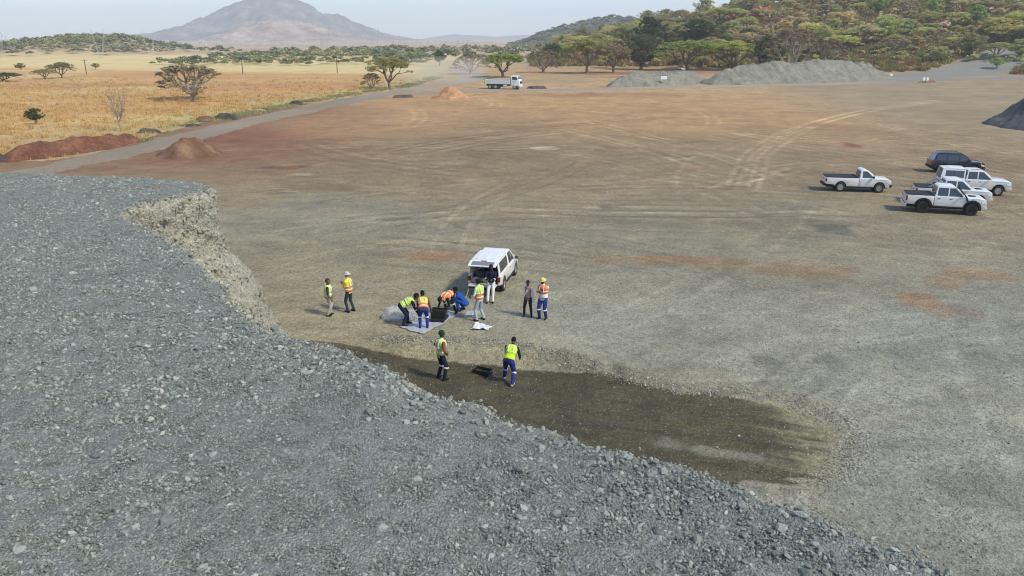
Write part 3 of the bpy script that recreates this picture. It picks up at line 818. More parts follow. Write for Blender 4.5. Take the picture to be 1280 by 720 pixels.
# ------------------------------------------------------------------ heaps and banks of soil and stone
def heap_mat(name, c0, c1, c2, sc=6.0, bump=0.7):
    t = NT(name)
    pos = t.n('NewGeometry').outputs['Position']
    a = t.noise(pos, 0.5, 5, 0.6); b = t.noise(pos, sc, 5, 0.7)
    v = t.n('TexVoronoi', {'Vector': pos, 'Scale': sc * 1.2})
    col = t.ramp(a, [(0.3, c0), (0.5, c1), (0.7, c2)])
    col = t.mix(1.0, col, t.math('MULTIPLY_ADD', b, 0.8, 0.6), 'MULTIPLY')
    col = t.mix(1.0, col, t.math('MULTIPLY_ADD', t.n('SeparateColor', {'Color': v.outputs['Color']}).outputs[0], 0.35, 0.83), 'MULTIPLY')
    return t.surf(col, 1.0, b, bump, 0.15)

def heap(name, foot, slope, hmax, seed, mat, label, res=0.35, lump=0.25, cat='heap', group=None, gull=0.0):
    """a tipped heap: repose slopes climbing from its outline to a broken crest"""
    P = np.array(foot); cx, cyy = P.mean(0)
    lo, hi = P.min(0) - 0.6, P.max(0) + 0.6
    xs = np.arange(lo[0], hi[0] + res, res); ys = np.arange(lo[1], hi[1] + res, res)
    X, Y = np.meshgrid(xs, ys); x, y = X.ravel(), Y.ravel()
    d = np.where(inside(x, y, foot), 1, -1) * seg_dist(x, y, foot, True)
    rr = np.hypot(hi[0] - lo[0], hi[1] - lo[1])
    d = d + 0.26 * hmax * fbm(x / (hmax * 0.9), y / (hmax * 0.9), 3, seed)
    top = hmax * (1 + lump * fbm(x / (hmax * 1.6), y / (hmax * 1.6), 3, seed + 3))
    a = d * slope; k = 0.18 * hmax
    h = np.clip(0.5 + 0.5 * (top - a) / k, 0, 1)
    z = top * (1 - h) + a * h - k * h * (1 - h)
    z = z + (0.05 * hmax * fbm(x / (res * 2.5), y / (res * 2.5), 2, seed + 7) + 0.09 * hmax * fbm(x / (hmax * .5), y / (hmax * .5), 3, seed + 8)) * np.clip(d, 0, 1)
    if gull: z = z - gull * np.abs(fbm((x * 0.8 + y * 0.3) / 1.7, (y + x) / 40, 2, seed + 9)) * np.clip(z / hmax, 0, 1)
    z = np.maximum(z, -0.4) + hill_z(x, y)
    F = grid_faces(len(xs), len(ys)); m = (d[F] > -0.9).any(1); F = F[m]
    used = np.unique(F); re = np.full(len(x), -1); re[used] = np.arange(len(used))
    me = mesh_np(name, np.stack([x - cx, y - cyy, z], 1)[used], re[F], smooth=True)
    o = link(name, me, mat); o.location = (cx, cyy, 0.0)
    return tag(o, label, cat, group)

def oval(cx, cy_, rx, ry, rot=0.0, n=22, wob=0.12, seed=0):
    r = random.Random(seed); out = []
    for i in range(n):
        a = 2 * math.pi * i / n; k = 1 + r.uniform(-wob, wob)
        u, v = rx * k * math.cos(a), ry * k * math.sin(a)
        out.append((cx + u * math.cos(rot) - v * math.sin(rot), cy_ + u * math.sin(rot) + v * math.cos(rot)))
    return out

M_heapg = heap_mat('crusher_sand', (.17, .165, .13), (.215, .205, .16), (.26, .245, .19), 2.5, 0.4)
M_heapd = heap_mat('dark_crusher_dust', (.055, .06, .062), (.085, .09, .092), (.13, .135, .135), 5.0)
M_heapo = heap_mat('orange_soil', (.38, .19, .09), (.47, .25, .125), (.55, .33, .18), 4.0)
M_heapb = heap_mat('brown_gravelly_soil', (.12, .062, .033), (.19, .10, .055), (.30, .18, .10), 7.0)
M_heapr = heap_mat('red_soil', (.085, .036, .020), (.16, .064, .034), (.25, .115, .062), 4.0)
M_heapk = heap_mat('black_soil', (.04, .037, .03), (.075, .068, .052), (.14, .125, .09), 5.0)

heap('gravel_heap', [(22.4, 184), (30, 186), (39, 190), (49, 200), (52.5, 206), (50, 212), (40, 206), (29, 199), (23, 191)], 0.72, 3.3, 401, M_heapg, 'low pale grey gravel heap with a white marker board', 0.3, 0.12, gull=0.9)
heap('gravel_heap', [(49, 193.5), (58, 195), (70, 199), (84, 205), (98, 213), (106, 219), (107, 226), (98, 231), (84, 225), (68, 217), (54, 208), (48, 200)], 0.74, 5.3, 402, M_heapg, 'long high grey gravel heap in front of the wooded hillside', 0.36, 0.10, gull=0.9)
heap('gravel_heap', oval(73.5, 101.5, 10.8, 10.0, 0.2, 24, 0.05, 3), 0.66, 6.6, 403, M_heapd, 'black crusher dust heap beyond the parked pickups', 0.25, 0.08, gull=0.5)
heap('soil_heap', oval(-11.8, 150.5, 4.1, 3.4, 0, 20, 0.08, 4), 0.72, 2.5, 404, M_heapo, 'pointed orange soil heap at the far side of the yard', 0.2, 0.15)
heap('soil_heap', oval(-31.7, 75.0, 3.15, 2.9, 0, 20, 0.1, 5), 0.74, 2.0, 405, M_heapb, 'brown gravelly soil heap beside the red bank and haul road', 0.13, 0.15)
heap('soil_bank', [(-46.8, 70.6), (-44.6, 73.0), (-43.0, 76.5), (-41.6, 80.2), (-41.2, 85.6), (-42.6, 87.6), (-44.4, 84.0), (-46.4, 79.0), (-48.2, 74.8), (-48.6, 72.0)], 0.8, 1.45, 406, M_heapr, 'long bank of red soil along the field edge', 0.17, 0.3, 'soil bank')
heap('soil_bank', oval(-50.2, 71.3, 3.2, 1.9, 0.4, 20, 0.15, 7), 0.8, 1.0, 407, M_heapk, 'black soil bank at the near end of the red bank', 0.17, 0.3, 'soil bank')
SM = [(-44.2, 94.0, 1.9, 1.4, .8, M_heapk, 'small black soil mound beyond the leafless sapling'), (-41.9, 101.5, 1.4, 1.1, .5, M_heapk, 'flat dark soil mound between two weed patches by the road'),
      (-43.0, 108.6, 2.0, 1.7, 1.1, M_heapr, 'reddish half of the double soil mound by the haul road'), (-40.6, 110.6, 2.5, 1.7, 1.15, M_heapk, 'dark half of the double soil mound by the haul road'),
      (-37.3, 134.8, 1.9, 1.5, 1.15, M_heapk, 'lone dark soil mound on the verge near the field corner'), (-21.2, 153.0, 2.8, 1.5, .75, M_heapk, 'flat dark rubble heap left of the orange soil heap'),
      (5.6, 181.0, 3.0, 2.2, .8, M_heapk, 'dark rubble heap in front of the tipper truck'), (-37.5, 141.0, 1.3, 1.0, .5, M_heapk, 'tiny dark clod of soil farther along the verge'), (108.5, 205.5, 5.5, 1.2, .8, M_heapb, 'low brown soil ridge by the pair of small white boards')]
for i, (x, y, rx, ry, h, m, lab) in enumerate(SM):
    heap('soil_mound', oval(x, y, rx * .8, ry * .8, 0.3 * (i % 3), 16, 0.15, 30 + i), 0.95, h * .65, 420 + i, m, lab, 0.16, 0.3, 'soil mound', 'small soil mounds on the verge' if i in (0, 1, 2, 3, 4, 7) else None)

# ------------------------------------------------------------------ vegetation
def leaf_mat():
    t = NT('foliage')
    oi = t.n('ObjectInfo')
    pos = t.n('NewGeometry').outputs['Position']
    a = t.noise(pos, 0.55, 3, 0.6); b = t.noise(pos, 4.0, 2, 0.5)
    k = t.math('MULTIPLY', t.math('MULTIPLY_ADD', a, 0.9, 0.55), t.math('MULTIPLY_ADD', b, 0.8, 0.6))
    c = t.mix(1.0, oi.outputs['Color'], k, 'MULTIPLY')
    d = t.n('BsdfDiffuse', {'Color': c}); tr = t.n('BsdfTranslucent', {'Color': c})
    mx = t.n('MixShader', {0: 0.42}); t.set(mx.inputs[1], d); t.set(mx.inputs[2], tr)
    t.t.links.new(mx.outputs[0], t.out.inputs[0])
    return t.m
M_leaf = leaf_mat()
M_bark = plain('thorn_bark', (.17, .13, .095), 0.95, 0.3, 3.0)
M_barkp = plain('pale_bark', (.33, .27, .20), 0.95, 0.25, 3.0)

def leaf_quads(C, N_per, rad, flat, size, rng, up=0.3):
    """many small leaf faces spread through flattened clumps"""
    n = len(C) * N_per
    c = np.repeat(C, N_per, 0)
    d = rng.normal(0, 1, (n, 3)); d /= np.linalg.norm(d, axis=1)[:, None]
    r = rng.uniform(0.15, 1, n) ** 0.5
    rd = np.repeat(rad, N_per) if np.ndim(rad) else np.full(n, rad)
    p = c + d * (r * rd)[:, None] * np.array([1, 1, flat])
    nn = rng.normal(0, 1, (n, 3)) + np.array([0, 0, up * 2]) + d * 0.6; nn /= np.linalg.norm(nn, axis=1)[:, None]
    t = np.cross(nn, rng.normal(0, 1, (n, 3))); t /= np.linalg.norm(t, axis=1)[:, None] + 1e-9
    b = np.cross(nn, t)
    s = size * rng.uniform(0.6, 1.35, n)[:, None]
    V = np.stack([p - t * s, p - b * s * 0.55, p + t * s, p + b * s * 0.55], 1).reshape(-1, 3)
    F = np.arange(4 * n).reshape(-1, 4)
    return V, F

def kmeans(P, k, rng, it=6):
    c = P[rng.choice(len(P), min(k, len(P)), replace=False)]
    for _ in range(it):
        l = np.argmin(((P[:, None] - c[None]) ** 2).sum(2), 1)
        c = np.array([P[l == i].mean(0) if (l == i).any() else c[i] for i in range(len(c))])
    return l

def make_tree(kind, seed):
    """unit tree: crown about 1 wide in x/y and 1 high; returns (trunk mesh, crown mesh)"""
    rng = np.random.default_rng(seed)
    cfg = dict(umbrella=(140, 0.20, 0.66, 1.0, 0.22, 64, 0.066, 0.62, 0.019), spread=(150, 0.14, 0.40, 1.0, 0.10, 30, 0.034, 0.6, 0.020),
               bare=(120, 0.22, 0.35, 1.0, 0.35, 0, 0.05, 0.7, 0.030), round=(90, 0.18, 0.34, 0.98, 0.34, 70, 0.085, 0.75, 0.026), dense=(170, 0.10, 0.25, 0.98, 0.30, 60, 0.075, 0.7, 0.022),
               bush=(60, 0.03, 0.12, 0.95, 0.3, 60, 0.10, 0.75, 0.03))[kind]
    nt, th, zlo, zhi, depth, nleaf, crad, flat, lsize = cfg
    a = rng.uniform(0, 6.283, nt); r = np.sqrt(rng.uniform(0.02, 1, nt)) * 0.47
    ecc = 1 + 0.22 * np.sin(a * 2 + rng.uniform(0, 6)) + 0.14 * np.sin(a * 3 + rng.uniform(0, 6)); r = r * ecc / 1.1
    rim = (r / 0.47)
    if kind in ('umbrella', 'spread'):
        ztop = zhi - (zhi - zlo) * np.clip(rim, 0, 1.15) ** 2.6 * (0.75 if kind == 'spread' else 0.6) - 0.07
        z = ztop - depth * rng.uniform(0, 1, nt) ** 1.4 - 0.06 * rng.uniform(0, 1, nt)
    elif kind == 'bare':
        z = rng.uniform(0.30, 1.0, nt); r = r * (0.35 + 0.75 * (z - 0.2)); 
    else:
        u = rng.uniform(0, 1, nt) ** 0.6; mid = 0.5 * (zlo + zhi); hh = 0.5 * (zhi - zlo)
        ph = rng.uniform(-1, 1, nt); z = mid + hh * ph * 0.95; r = 0.47 * np.sqrt(np.clip(1 - ph * ph, 0.05, 1)) * u * ecc / 1.05
    T = np.stack([r * np.cos(a), r * np.sin(a), z], 1)
    mb = MB()
    lean = rng.normal(0, 0.025, 2)
    Fk = np.array([lean[0], lean[1], th])
    tr = dict(umbrella=0.026, spread=0.030, bare=0.022, round=0.022, dense=0.026, bush=0.012)[kind]
    mb.tube([(0, 0, -0.03), (0.2 * lean[0], 0.2 * lean[1], th * 0.25), tuple(Fk * np.array([0.7, 0.7, 0.7])), tuple(Fk)], [tr * 1.5, tr * 1.15, tr, tr * 0.95], 7)
    k1 = dict(umbrella=5, spread=7, bare=5, round=4, dense=6, bush=6)[kind]
    l1 = kmeans(T * np.array([1, 1, 0.5]), k1, rng)
    def limb(p, q, ra, rb, sag, n=4):
        pts = []; rad = []
        w = rng.normal(0, 1, 3) * np.linalg.norm(q - p) * 0.07
        for i in range(n + 1):
            t = i / n; s = p + (q - p) * t + w * math.sin(math.pi * t); s[2] -= sag * np.linalg.norm(q - p) * math.sin(math.pi * t)
            pts.append(tuple(s)); rad.append(ra + (rb - ra) * t)
        mb.tube(pts, rad, 5 if ra > 0.006 else 3, caps=False)
    for i in range(k1):
        A = T[l1 == i]
        if len(A) == 0: continue
        n1 = Fk + (A.mean(0) - Fk) * 0.5; n1[2] -= 0.02
        limb(Fk, n1, tr * 0.75, tr * 0.5, 0.10)
        k2 = max(1, len(A) // 6)
        l2 = kmeans(A, k2, rng) if len(A) > k2 else np.zeros(len(A), int)
        for j in range(k2):
            B = A[l2 == j]
            if len(B) == 0: continue
            n2 = n1 + (B.mean(0) - n1) * 0.6
            limb(n1, n2, tr * 0.46, tr * 0.25, 0.06, 3)
            for q in B:
                limb(n2, q, tr * 0.22, tr * 0.07, 0.03, 2)
                if kind in ('bare', 'spread'):
                    for _ in range(4 if kind == 'bare' else 3):
                        e = q + rng.normal(0, 1, 3) * np.array([0.05, 0.05, 0.035]); m = n2 + (q - n2) * rng.uniform(0.4, 1)
                        mb.tube([tuple(m), tuple(e)], [tr * 0.08, tr * 0.04], 3, caps=False)
    trunk = mb.mesh('trunk', smooth=True)
    trunk.materials.append(M_barkp if kind in ('spread', 'bare') else M_bark)
    crown = None
    if nleaf:
        rad = crad * rng.uniform(0.65, 1.25, nt)
        V, F = leaf_quads(T, nleaf, rad, flat, lsize * (0.8 if kind in ('umbrella', 'dense') else 1), rng)
        crown = mesh_np('crown', V, F); crown.materials.append(M_leaf)
    else:
        V, F = leaf_quads(T, 3, 0.03, 1, 0.012, rng); crown = mesh_np('crown', V, F); crown.materials.append(M_leaf)
    return trunk, crown

PROTO = {}
for kk, ns in (('umbrella', 4), ('spread', 3), ('bare', 2), ('round', 3), ('dense', 3), ('bush', 3)):
    PROTO[kk] = [make_tree(kk, 500 + 17 * i + len(kk) * 31) for i in range(ns)]

def tree(kind, var, x, y, w, h, col, label, name='thorn_tree', cat='tree', group=None, rz=None, dz=-0.05):
    base = float(hill_z(np.array([x]), np.array([y]))[0]) + dz
    e = empty(name, (x, y, base), random.uniform(0, 6.28) if rz is None else rz)
    tm, cm = PROTO[kind][var % len(PROTO[kind])]
    for nm, me in (('trunk', tm), ('crown', cm)):
        o = bpy.data.objects.new(nm, me); COL.objects.link(o); o.parent = e
        o.scale = (w, w, h); o.color = (*col, 1)
    return tag(e, label, cat, group)

OLIVE, GREEN, GREY, BROWN, DARK, LIME = (.40, .375, .145), (.33, .38, .105), (.33, .31, .17), (.38, .285, .175), (.12, .15, .07), (.44, .47, .13)
HERO = [('spread',0,-60.3,146.7,15.6,7.2,(.44,.38,.24),'broad spreading thorn tree with pale bare branches standing alone in the golden field'),
('bare',0,-48.5,95.8,3.6,5.4,BROWN,'leafless brown sapling beside the red soil bank'),
('round',0,-63.8,103.6,2.3,2.2,DARK,'small round dark green bush tree at the near end of the field'),
('umbrella',0,-130.2,227.9,7.4,4.9,GREY,'taller of two flat topped trees standing together in the field'),
('umbrella',1,-132.6,223.4,7.0,3.0,OLIVE,'lower leaning tree touching the taller flat topped tree in the field'),
('umbrella',2,-136.5,210.8,11.0,2.6,DARK,'flat dark umbrella tree cut by the edge of the picture'),
('round',1,-177.7,285.8,4.2,2.6,GREY,'tiny scraggy tree far behind the two flat topped trees'),
('round',2,-154.3,293.2,3.0,2.4,OLIVE,'tiny lone bush in the yellow part of the field'),
('umbrella',1,-28.1,180.2,10.2,7.6,OLIVE,'crooked acacia at the bend of the haul road'),
('spread',2,-31.8,178.0,5.0,4.0,BROWN,'bare twiggy bush leaning against the crooked acacia'),
('round',1,-30.2,327.2,6.6,6.3,(.09,.20,.05),'dense bright green round tree beyond the end of the field'),
('spread',1,-13.3,253.7,12.7,6.9,BROWN,'brown thinly leafed thorn tree behind the dusty road bend'),
('umbrella',3,-2.6,232.7,15.9,7.4,GREEN,'green spreading acacia right behind the tipper truck'),
('spread',2,10.4,265.6,14.4,8.0,GREY,'greyish twiggy thorn tree next to the green acacia behind the truck'),
('umbrella',0,15.9,318.0,9.6,9.8,DARK,'small flat umbrella tree peeping over the twiggy thorn tree'),
('umbrella',3,24.6,259.5,17.1,12.2,OLIVE,'olive acacia with a pale slim trunk left of the grey heaps'),
('umbrella',1,34.1,265.6,14.5,9.4,BROWN,'olive thorn tree with leaning trunk beside the low grey heap'),
('dense',0,47.7,293.2,21.1,12.7,(.15,.155,.085),'large dark grey green tree behind the low grey heap'),
('umbrella',2,63.4,285.8,24.0,11.3,GREEN,'wide umbrella thorn with a green top above the parked white vehicle'),
('umbrella',0,79.7,285.8,24.6,10.8,LIME,'wide umbrella thorn with green top between the two grey heaps'),
('dense',1,84.2,262.0,12.5,12.0,DARK,'dark evergreen with big leaves behind the near end of the long heap'),
('spread',0,87.7,248.7,18.7,15.8,BROWN,'nearly leafless brown thorn tree rising behind the long grey heap'),
('spread',1,99.5,252.5,16.1,12.0,(.34,.235,.145),'low russet thorn tree behind the middle of the long grey heap'),
('dense',2,56.3,330.0,14.4,19.7,(.085,.115,.06),'tall dark tree standing out on the skyline near the red rocks'),
('dense',0,80.2,345.0,20.5,19.1,(.10,.13,.065),'dark leafy tree crown on the skyline beside the red rocks')]
for k, v, x, y, w, zt, col, lab in HERO:
    base = float(hill_z(np.array([x]), np.array([y]))[0])
    tree(k, v, x, y, w, max(zt - base, 2.0), col, lab)

def hill_trees():
    rng = np.random.default_rng(77)
    placed = [(h[2], h[3]) for h in HERO]
    cand = rng.uniform((20, 238), (330, 520), (9000, 2))
    names = [('umbrella', OLIVE, 'olive flat thorn tree on the wooded hillside'), ('umbrella', GREEN, 'green umbrella thorn tree on the wooded hillside'), ('spread', BROWN, 'brown twiggy thorn tree on the wooded hillside'),
             ('dense', (.25, .26, .12), 'dense olive green tree on the wooded hillside'), ('umbrella', GREY, 'grey green thorn tree on the wooded hillside'), ('bush', (.40, .355, .155), 'rounded olive bush on the wooded hillside'), ('round', (.20, .30, .075), 'fresh green rounded tree on the wooded hillside')]
    wts = np.array([.20, .14, .07, .15, .13, .22, .09])
    n = 0; made = []
    for x, y in cand:
        s = 0.45 * x + 0.89 * y - 296
        if n >= 285: continue
        if s < 9 and not (15 < x < 110 and 288 < y < 345): continue
        if x < 15: continue
        az = x / y
        if az > 0.78 or az < 0.06: continue
        front = s < 26
        dm = 5.2 if s < 80 else 7.5
        if front and rng.uniform() < 0.5: continue
        if s > 170 and az > 0.42: continue
        if any((x - a) ** 2 + (y - b) ** 2 < dm * dm for a, b in placed): continue
        placed.append((x, y)); n += 1
        k = rng.choice(7, p=wts / wts.sum()); kind, col, lab = names[k]
        w = rng.uniform(8, 15) * (0.65 if kind in ('bush', 'round') else 1); h = w * dict(umbrella=.52, spread=.55, dense=.68, bush=.5, round=.8)[kind] * rng.uniform(0.85, 1.2)
        if front: w *= 0.6; h *= 0.65
        j = rng.uniform(1.2, 1.95)
        where = ('behind the low heap' if az < .22 else 'behind the bare thorn' if az < .33 else 'behind the long heap' if az < .44 else 'beyond the lone pickup' if az < .54 else 'beyond the black heap')
        lab = lab.split(' on the wooded')[0] + (' low on the hillside ' if s < 34 else ' halfway up the hillside ' if s < 90 else ' high on the hillside ') + where
        if w > 12: lab = 'big ' + lab
        elif w < 7: lab = 'small ' + lab
        made.append((az, tree(kind, int(rng.integers(0, 9)), x, y, w, h, tuple((np.array(col) * .62 + np.array((.33, .30, .14)) * .38) * j * rng.uniform(0.92, 1.08, 3)), lab, 'hillside_tree' if kind != 'bush' else 'hillside_bush', 'tree' if kind != 'bush' else 'bush', 'trees and bushes on the wooded hillside')))
    # look-alikes are told apart by their order from left to right
    same = {}
    for az, o in sorted(made, key=lambda q: q[0]): same.setdefault(o['label'], []).append(o)
    words = 'first second third fourth fifth sixth seventh eighth ninth tenth eleventh twelfth thirteenth fourteenth fifteenth'.split()
    for lab, L in same.items():
        if len(L) > 1:
            for i, o in enumerate(L): o['label'] = words[min(i, 14)] + ' from left, ' + lab
hill_trees()

# grass and scrub that nobody could count
def tuft_mesh(name, seed, blades, h, spread, mat, wid=0.05):
    r = random.Random(seed); V = []; F = []
    for i in range(blades):
        a = r.uniform(0, 6.283); d = r.uniform(0, spread); bx, by = d * math.cos(a), d * math.sin(a)
        l = h * r.uniform(0.5, 1.1); ta = r.uniform(0, 6.283); tl = l * r.uniform(0.1, 0.55)
        w = wid * r.uniform(0.6, 1.3); pa = ta + 1.57
        b = len(V)
        V += [(bx - w * math.cos(pa), by - w * math.sin(pa), 0), (bx + w * math.cos(pa), by + w * math.sin(pa), 0), (bx + tl * math.cos(ta), by + tl * math.sin(ta), l)]
        F.append((b, b + 1, b + 2))
    me = mesh_np(name, np.array(V), np.array(F)); me.materials.append(mat)
    return me

def tuft_mat(name, stops):
    t = NT(name)
    oi = t.n('ObjectInfo')
    c = t.ramp(oi.outputs['Random'], stops)
    d = t.n('BsdfDiffuse', {'Color': c}); tr = t.n('BsdfTranslucent', {'Color': c}); mx = t.n('MixShader', {0: 0.3})
    t.set(mx.inputs[1], d); t.set(mx.inputs[2], tr); t.t.links.new(mx.outputs[0], t.out.inputs[0])
    return t.m
M_tg = tuft_mat('dry_grass', [(0, (.50, .31, .12)), (.35, (.64, .43, .17)), (.7, (.72, .52, .22)), (1, (.57, .32, .13))])
M_tw = tuft_mat('verge_weeds', [(0, (.30, .30, .13)), (.5, (.40, .38, .19)), (.8, (.52, .45, .25)), (1, (.20, .24, .08))])
M_ts = tuft_mat('russet_scrub', [(0, (.30, .16, .075)), (.3, (.36, .22, .10)), (.5, (.42, .32, .14)), (.75, (.28, .28, .11)), (1, (.20, .23, .08))])

def field_grass():
    n = 38000
    y = 66 + 190 * RNG.uniform(0, 1, n) ** 1.5; x = RNG.uniform(-1, 0, n) * (y * 0.80 + 12)
    db = seg_dist(x, y, LEFT)
    ok = inside(x, y, FIELD) & (db > 0.6) & (x > -228)
    cl = fbm(x / 9, y / 5, 3, 601)
    ok &= (RNG.uniform(-0.5, 0.7, n) < cl + 0.15) & (RNG.uniform(0, 1, n) < 1 - sstep(110, 250, y))
    x, y = x[ok], y[ok]; s = RNG.uniform(0.6, 1.25, len(x)) * (1 + 0.004 * y)
    sh = [tuft_mesh('tuft', 610 + i, 14, 0.30, 0.30, M_tg, 0.035) for i in range(4)]
    o = scatter('grass', np.stack([x, y, np.zeros(len(x))], 1), np.stack([np.zeros(len(x)), np.zeros(len(x)), RNG.uniform(0, 6.28, len(x))], 1), np.repeat(s[:, None], 3, 1), RNG.integers(0, 4, len(x)), sh)
    tag(o, 'knee high golden dry grass covering the field', 'grass', kind='stuff')
    n = 5200
    P = resample(LEFT[4:12], 0.03); i = RNG.integers(0, len(P), n)
    p = P[i] + RNG.normal(0, 0.9, (n, 2)) - np.array([0.4, 0]); ok = (p[:, 1] > 86) & (fbm(p[:, 0] / 5, p[:, 1] / 5, 2, 640) > -0.25)
    p = p[ok]; s = RNG.uniform(0.5, 1.2, len(p))
    sh = [tuft_mesh('weed', 630 + i, 14, 0.34, 0.3, M_tw, 0.06) for i in range(3)]
    o = scatter('verge_weeds', np.concatenate([p, np.full((len(p), 1), 0.04)], 1), np.stack([np.zeros(len(p)), np.zeros(len(p)), RNG.uniform(0, 6.28, len(p))], 1), np.repeat(s[:, None], 3, 1), RNG.integers(0, 3, len(p)), sh)
    tag(o, 'pale green weeds along the verge of the haul road', 'weeds', kind='stuff')
field_grass()

def hill_scrub():
    n = 34000
    x = RNG.uniform(8, 300, n); y = RNG.uniform(225, 470, n)
    s_ = 0.45 * x + 0.89 * y - 296
    ok = (s_ > 1.5) & (x / y < 0.78) & (RNG.uniform(0, 1, n) < np.where(s_ < 40, 1.0, 0.5))
    ok &= np.minimum(seg_dist(x, y, ROAD_FAR), seg_dist(x, y, ROAD_FAR2) - 4) > 6
    x, y = x[ok], y[ok]; z = hill_z(x, y); s = RNG.uniform(0.8, 2.4, len(x))
    sh = [tuft_mesh('scrub', 650 + i, 26, 0.75, 0.6, M_ts, 0.10) for i in range(4)]
    o = scatter('scrub', np.stack([x, y, z], 1), np.stack([np.zeros(len(x)), np.zeros(len(x)), RNG.uniform(0, 6.28, len(x))], 1), np.repeat(s[:, None], 3, 1), RNG.integers(0, 4, len(x)), sh)
    tag(o, 'russet dry scrub covering the foot of the hillside', 'scrub', kind='stuff')
hill_scrub()

def bush_proto(seed, mat, n=150, sz=0.10):
    rng = np.random.default_rng(seed)
    a = rng.uniform(0, 6.28, 16); r = rng.uniform(0, .36, 16); z = .30 + .42 * np.sqrt(np.clip(1 - (r / .45) ** 2, 0, 1)) * rng.uniform(.6, 1, 16)
    V, F = leaf_quads(np.stack([r * np.cos(a), r * np.sin(a), z], 1), n // 16 + 1, 0.17, 0.8, sz, rng)
    me = mesh_np('bush', V, F); me.materials.append(mat); return me

def far_bush_mat(name, stops):
    t = NT(name); oi = t.n('ObjectInfo'); pos = t.n('NewGeometry').outputs['Position']
    c = t.mix(1.0, t.ramp(oi.outputs['Random'], stops), t.math('MULTIPLY_ADD', t.noise(pos, 0.5, 3, 0.6), 0.8, 0.6), 'MULTIPLY')
    return t.surf(c, 1.0)
M_fb = far_bush_mat('far_bush', [(0, (.15, .17, .10)), (.4, (.23, .25, .13)), (.8, (.32, .32, .165)), (1, (.40, .34, .20))])  # greens lightened, distance haze put into the colour
FB = [bush_proto(660 + i, M_fb) for i in range(4)]

def far_wood(name, x, y, w, hr, label, cat):
    z = hill_z(x, y) - 0.5
    n = len(x)
    o = scatter(name, np.stack([x, y, z], 1), np.stack([np.zeros(n), np.zeros(n), RNG.uniform(0, 6.28, n)], 1), np.stack([w, w, w * hr], 1), RNG.integers(0, 4, n), FB)
    tag(o, label, cat, kind='stuff')

def far_woods():
    n = 560
    x = RNG.uniform(-165, -38, n); y = RNG.uniform(345, 520, n) 
    ok = (y > 330 + 0.55 * np.maximum(0, -x - 120) + 16 * fbm(x / 25, y / 25, 2, 671)) & (fbm(x / 30, y / 22, 2, 672) > -0.12)
    far_wood('treeline', x[ok], y[ok], RNG.uniform(3.0, 6.8, n)[ok], RNG.uniform(.5, .8, n)[ok], 'belt of grey green thorn trees beyond the golden field', 'tree belt')
    x = RNG.normal(-318, 48, 620); y = RNG.normal(585, 34, 620)
    far_wood('koppie_bushes', x, y, RNG.uniform(4, 8, 620), RNG.uniform(.6, .9, 620), 'grey green bush covering the small koppie left of the mountain', 'bushes')
    n = 900
    x = RNG.uniform(5, 380, n); y = RNG.uniform(1080, 1300, n)
    # bushes on the round hill and the plain in front of it
    px = np.array([p[0] for p in sky_prof([(635, 57), (660, 50), (675, 42), (690, 37), (706, 33), (725, 29), (745, 24), (765, 22), (785, 23), (800, 26), (815, 32), (835, 36), (880, 42), (930, 52)], 1250)]); 
    n2 = 500
    x2 = RNG.uniform(-150, 90, n2); y2 = 420 + 420 * RNG.uniform(0, 1, n2)
    far_wood('plain_bushes', x2, y2, RNG.uniform(4, 9, n2), RNG.uniform(.5, .9, n2), 'scattered dark bushes on the plain beyond the road', 'bushes')
far_woods()

# red rocks on the shoulder of the hill: one outcrop, each rock a piece of it
def red_rocks():
    t = stone_mat('red_rock', (.26, .085, .045), (.36, .13, .07), (.46, .20, .12))
    me = [rock_mesh('red_rock_shape', 690 + i, t, 2, 0.9) for i in range(4)]
    rng = random.Random(4)
    e = empty('rocky_outcrop', (118, 405, 0)); tag(e, 'outcrop of red rocks on the skyline shoulder of the hillside', 'outcrop')
    for i in range(44):
        y = rng.uniform(392, 425); x = y * rng.uniform(0.262, 0.318)
        o = bpy.data.objects.new('rock', me[i % 4]); COL.objects.link(o); o.parent = e
        s = rng.uniform(2.6, 6.0)
        o.location = (x - 118, y - 405, float(hill_z(np.array([x]), np.array([y]))[0]) + s * 0.22); o.scale = (s, s, s * 0.9); o.rotation_euler = (rng.uniform(-.3, .3), rng.uniform(-.3, .3), rng.uniform(0, 6))
red_rocks()

def slope_bushes():
    n = 2600
    x = RNG.uniform(10, 320, n); y = RNG.uniform(250, 480, n); s_ = 0.45 * x + 0.89 * y - 296
    ok = (s_ > 16) & (x / y < 0.78) & (x / y > .05) & (fbm(x / 18, y / 18, 2, 683) > -0.35)
    x, y = x[ok], y[ok]; n = len(x)
    sh = [bush_proto(680 + i, M_sb, 170, 0.075) for i in range(4)]
    w = RNG.uniform(1.6, 5.0, n)
    o = scatter('slope_bushes', np.stack([x, y, hill_z(x, y) - .3], 1), np.stack([np.zeros(n), np.zeros(n), RNG.uniform(0, 6.28, n)], 1), np.stack([w, w, w * RNG.uniform(.5, .8, n)], 1), RNG.integers(0, 4, n), sh)
    tag(o, 'low olive bushes filling the slope between the hillside trees', 'bushes', kind='stuff')
    xs, Y, depth, ts, Z = RIDGE['bushy_hill']
    n = 2600
    i = RNG.integers(0, len(xs), n); j = RNG.integers(4, int(len(ts) * .62), n); w = RNG.uniform(4, 11, n)
    o = scatter('hill_bushes', np.stack([xs[i], Y + ts[j] * depth, Z[j, i] - .8], 1), np.stack([np.zeros(n), np.zeros(n), RNG.uniform(0, 6.28, n)], 1), np.stack([w, w, w * .6], 1), RNG.integers(0, 4, n), FB)
    tag(o, 'bush covering the round hill behind the pylons', 'bushes', kind='stuff')
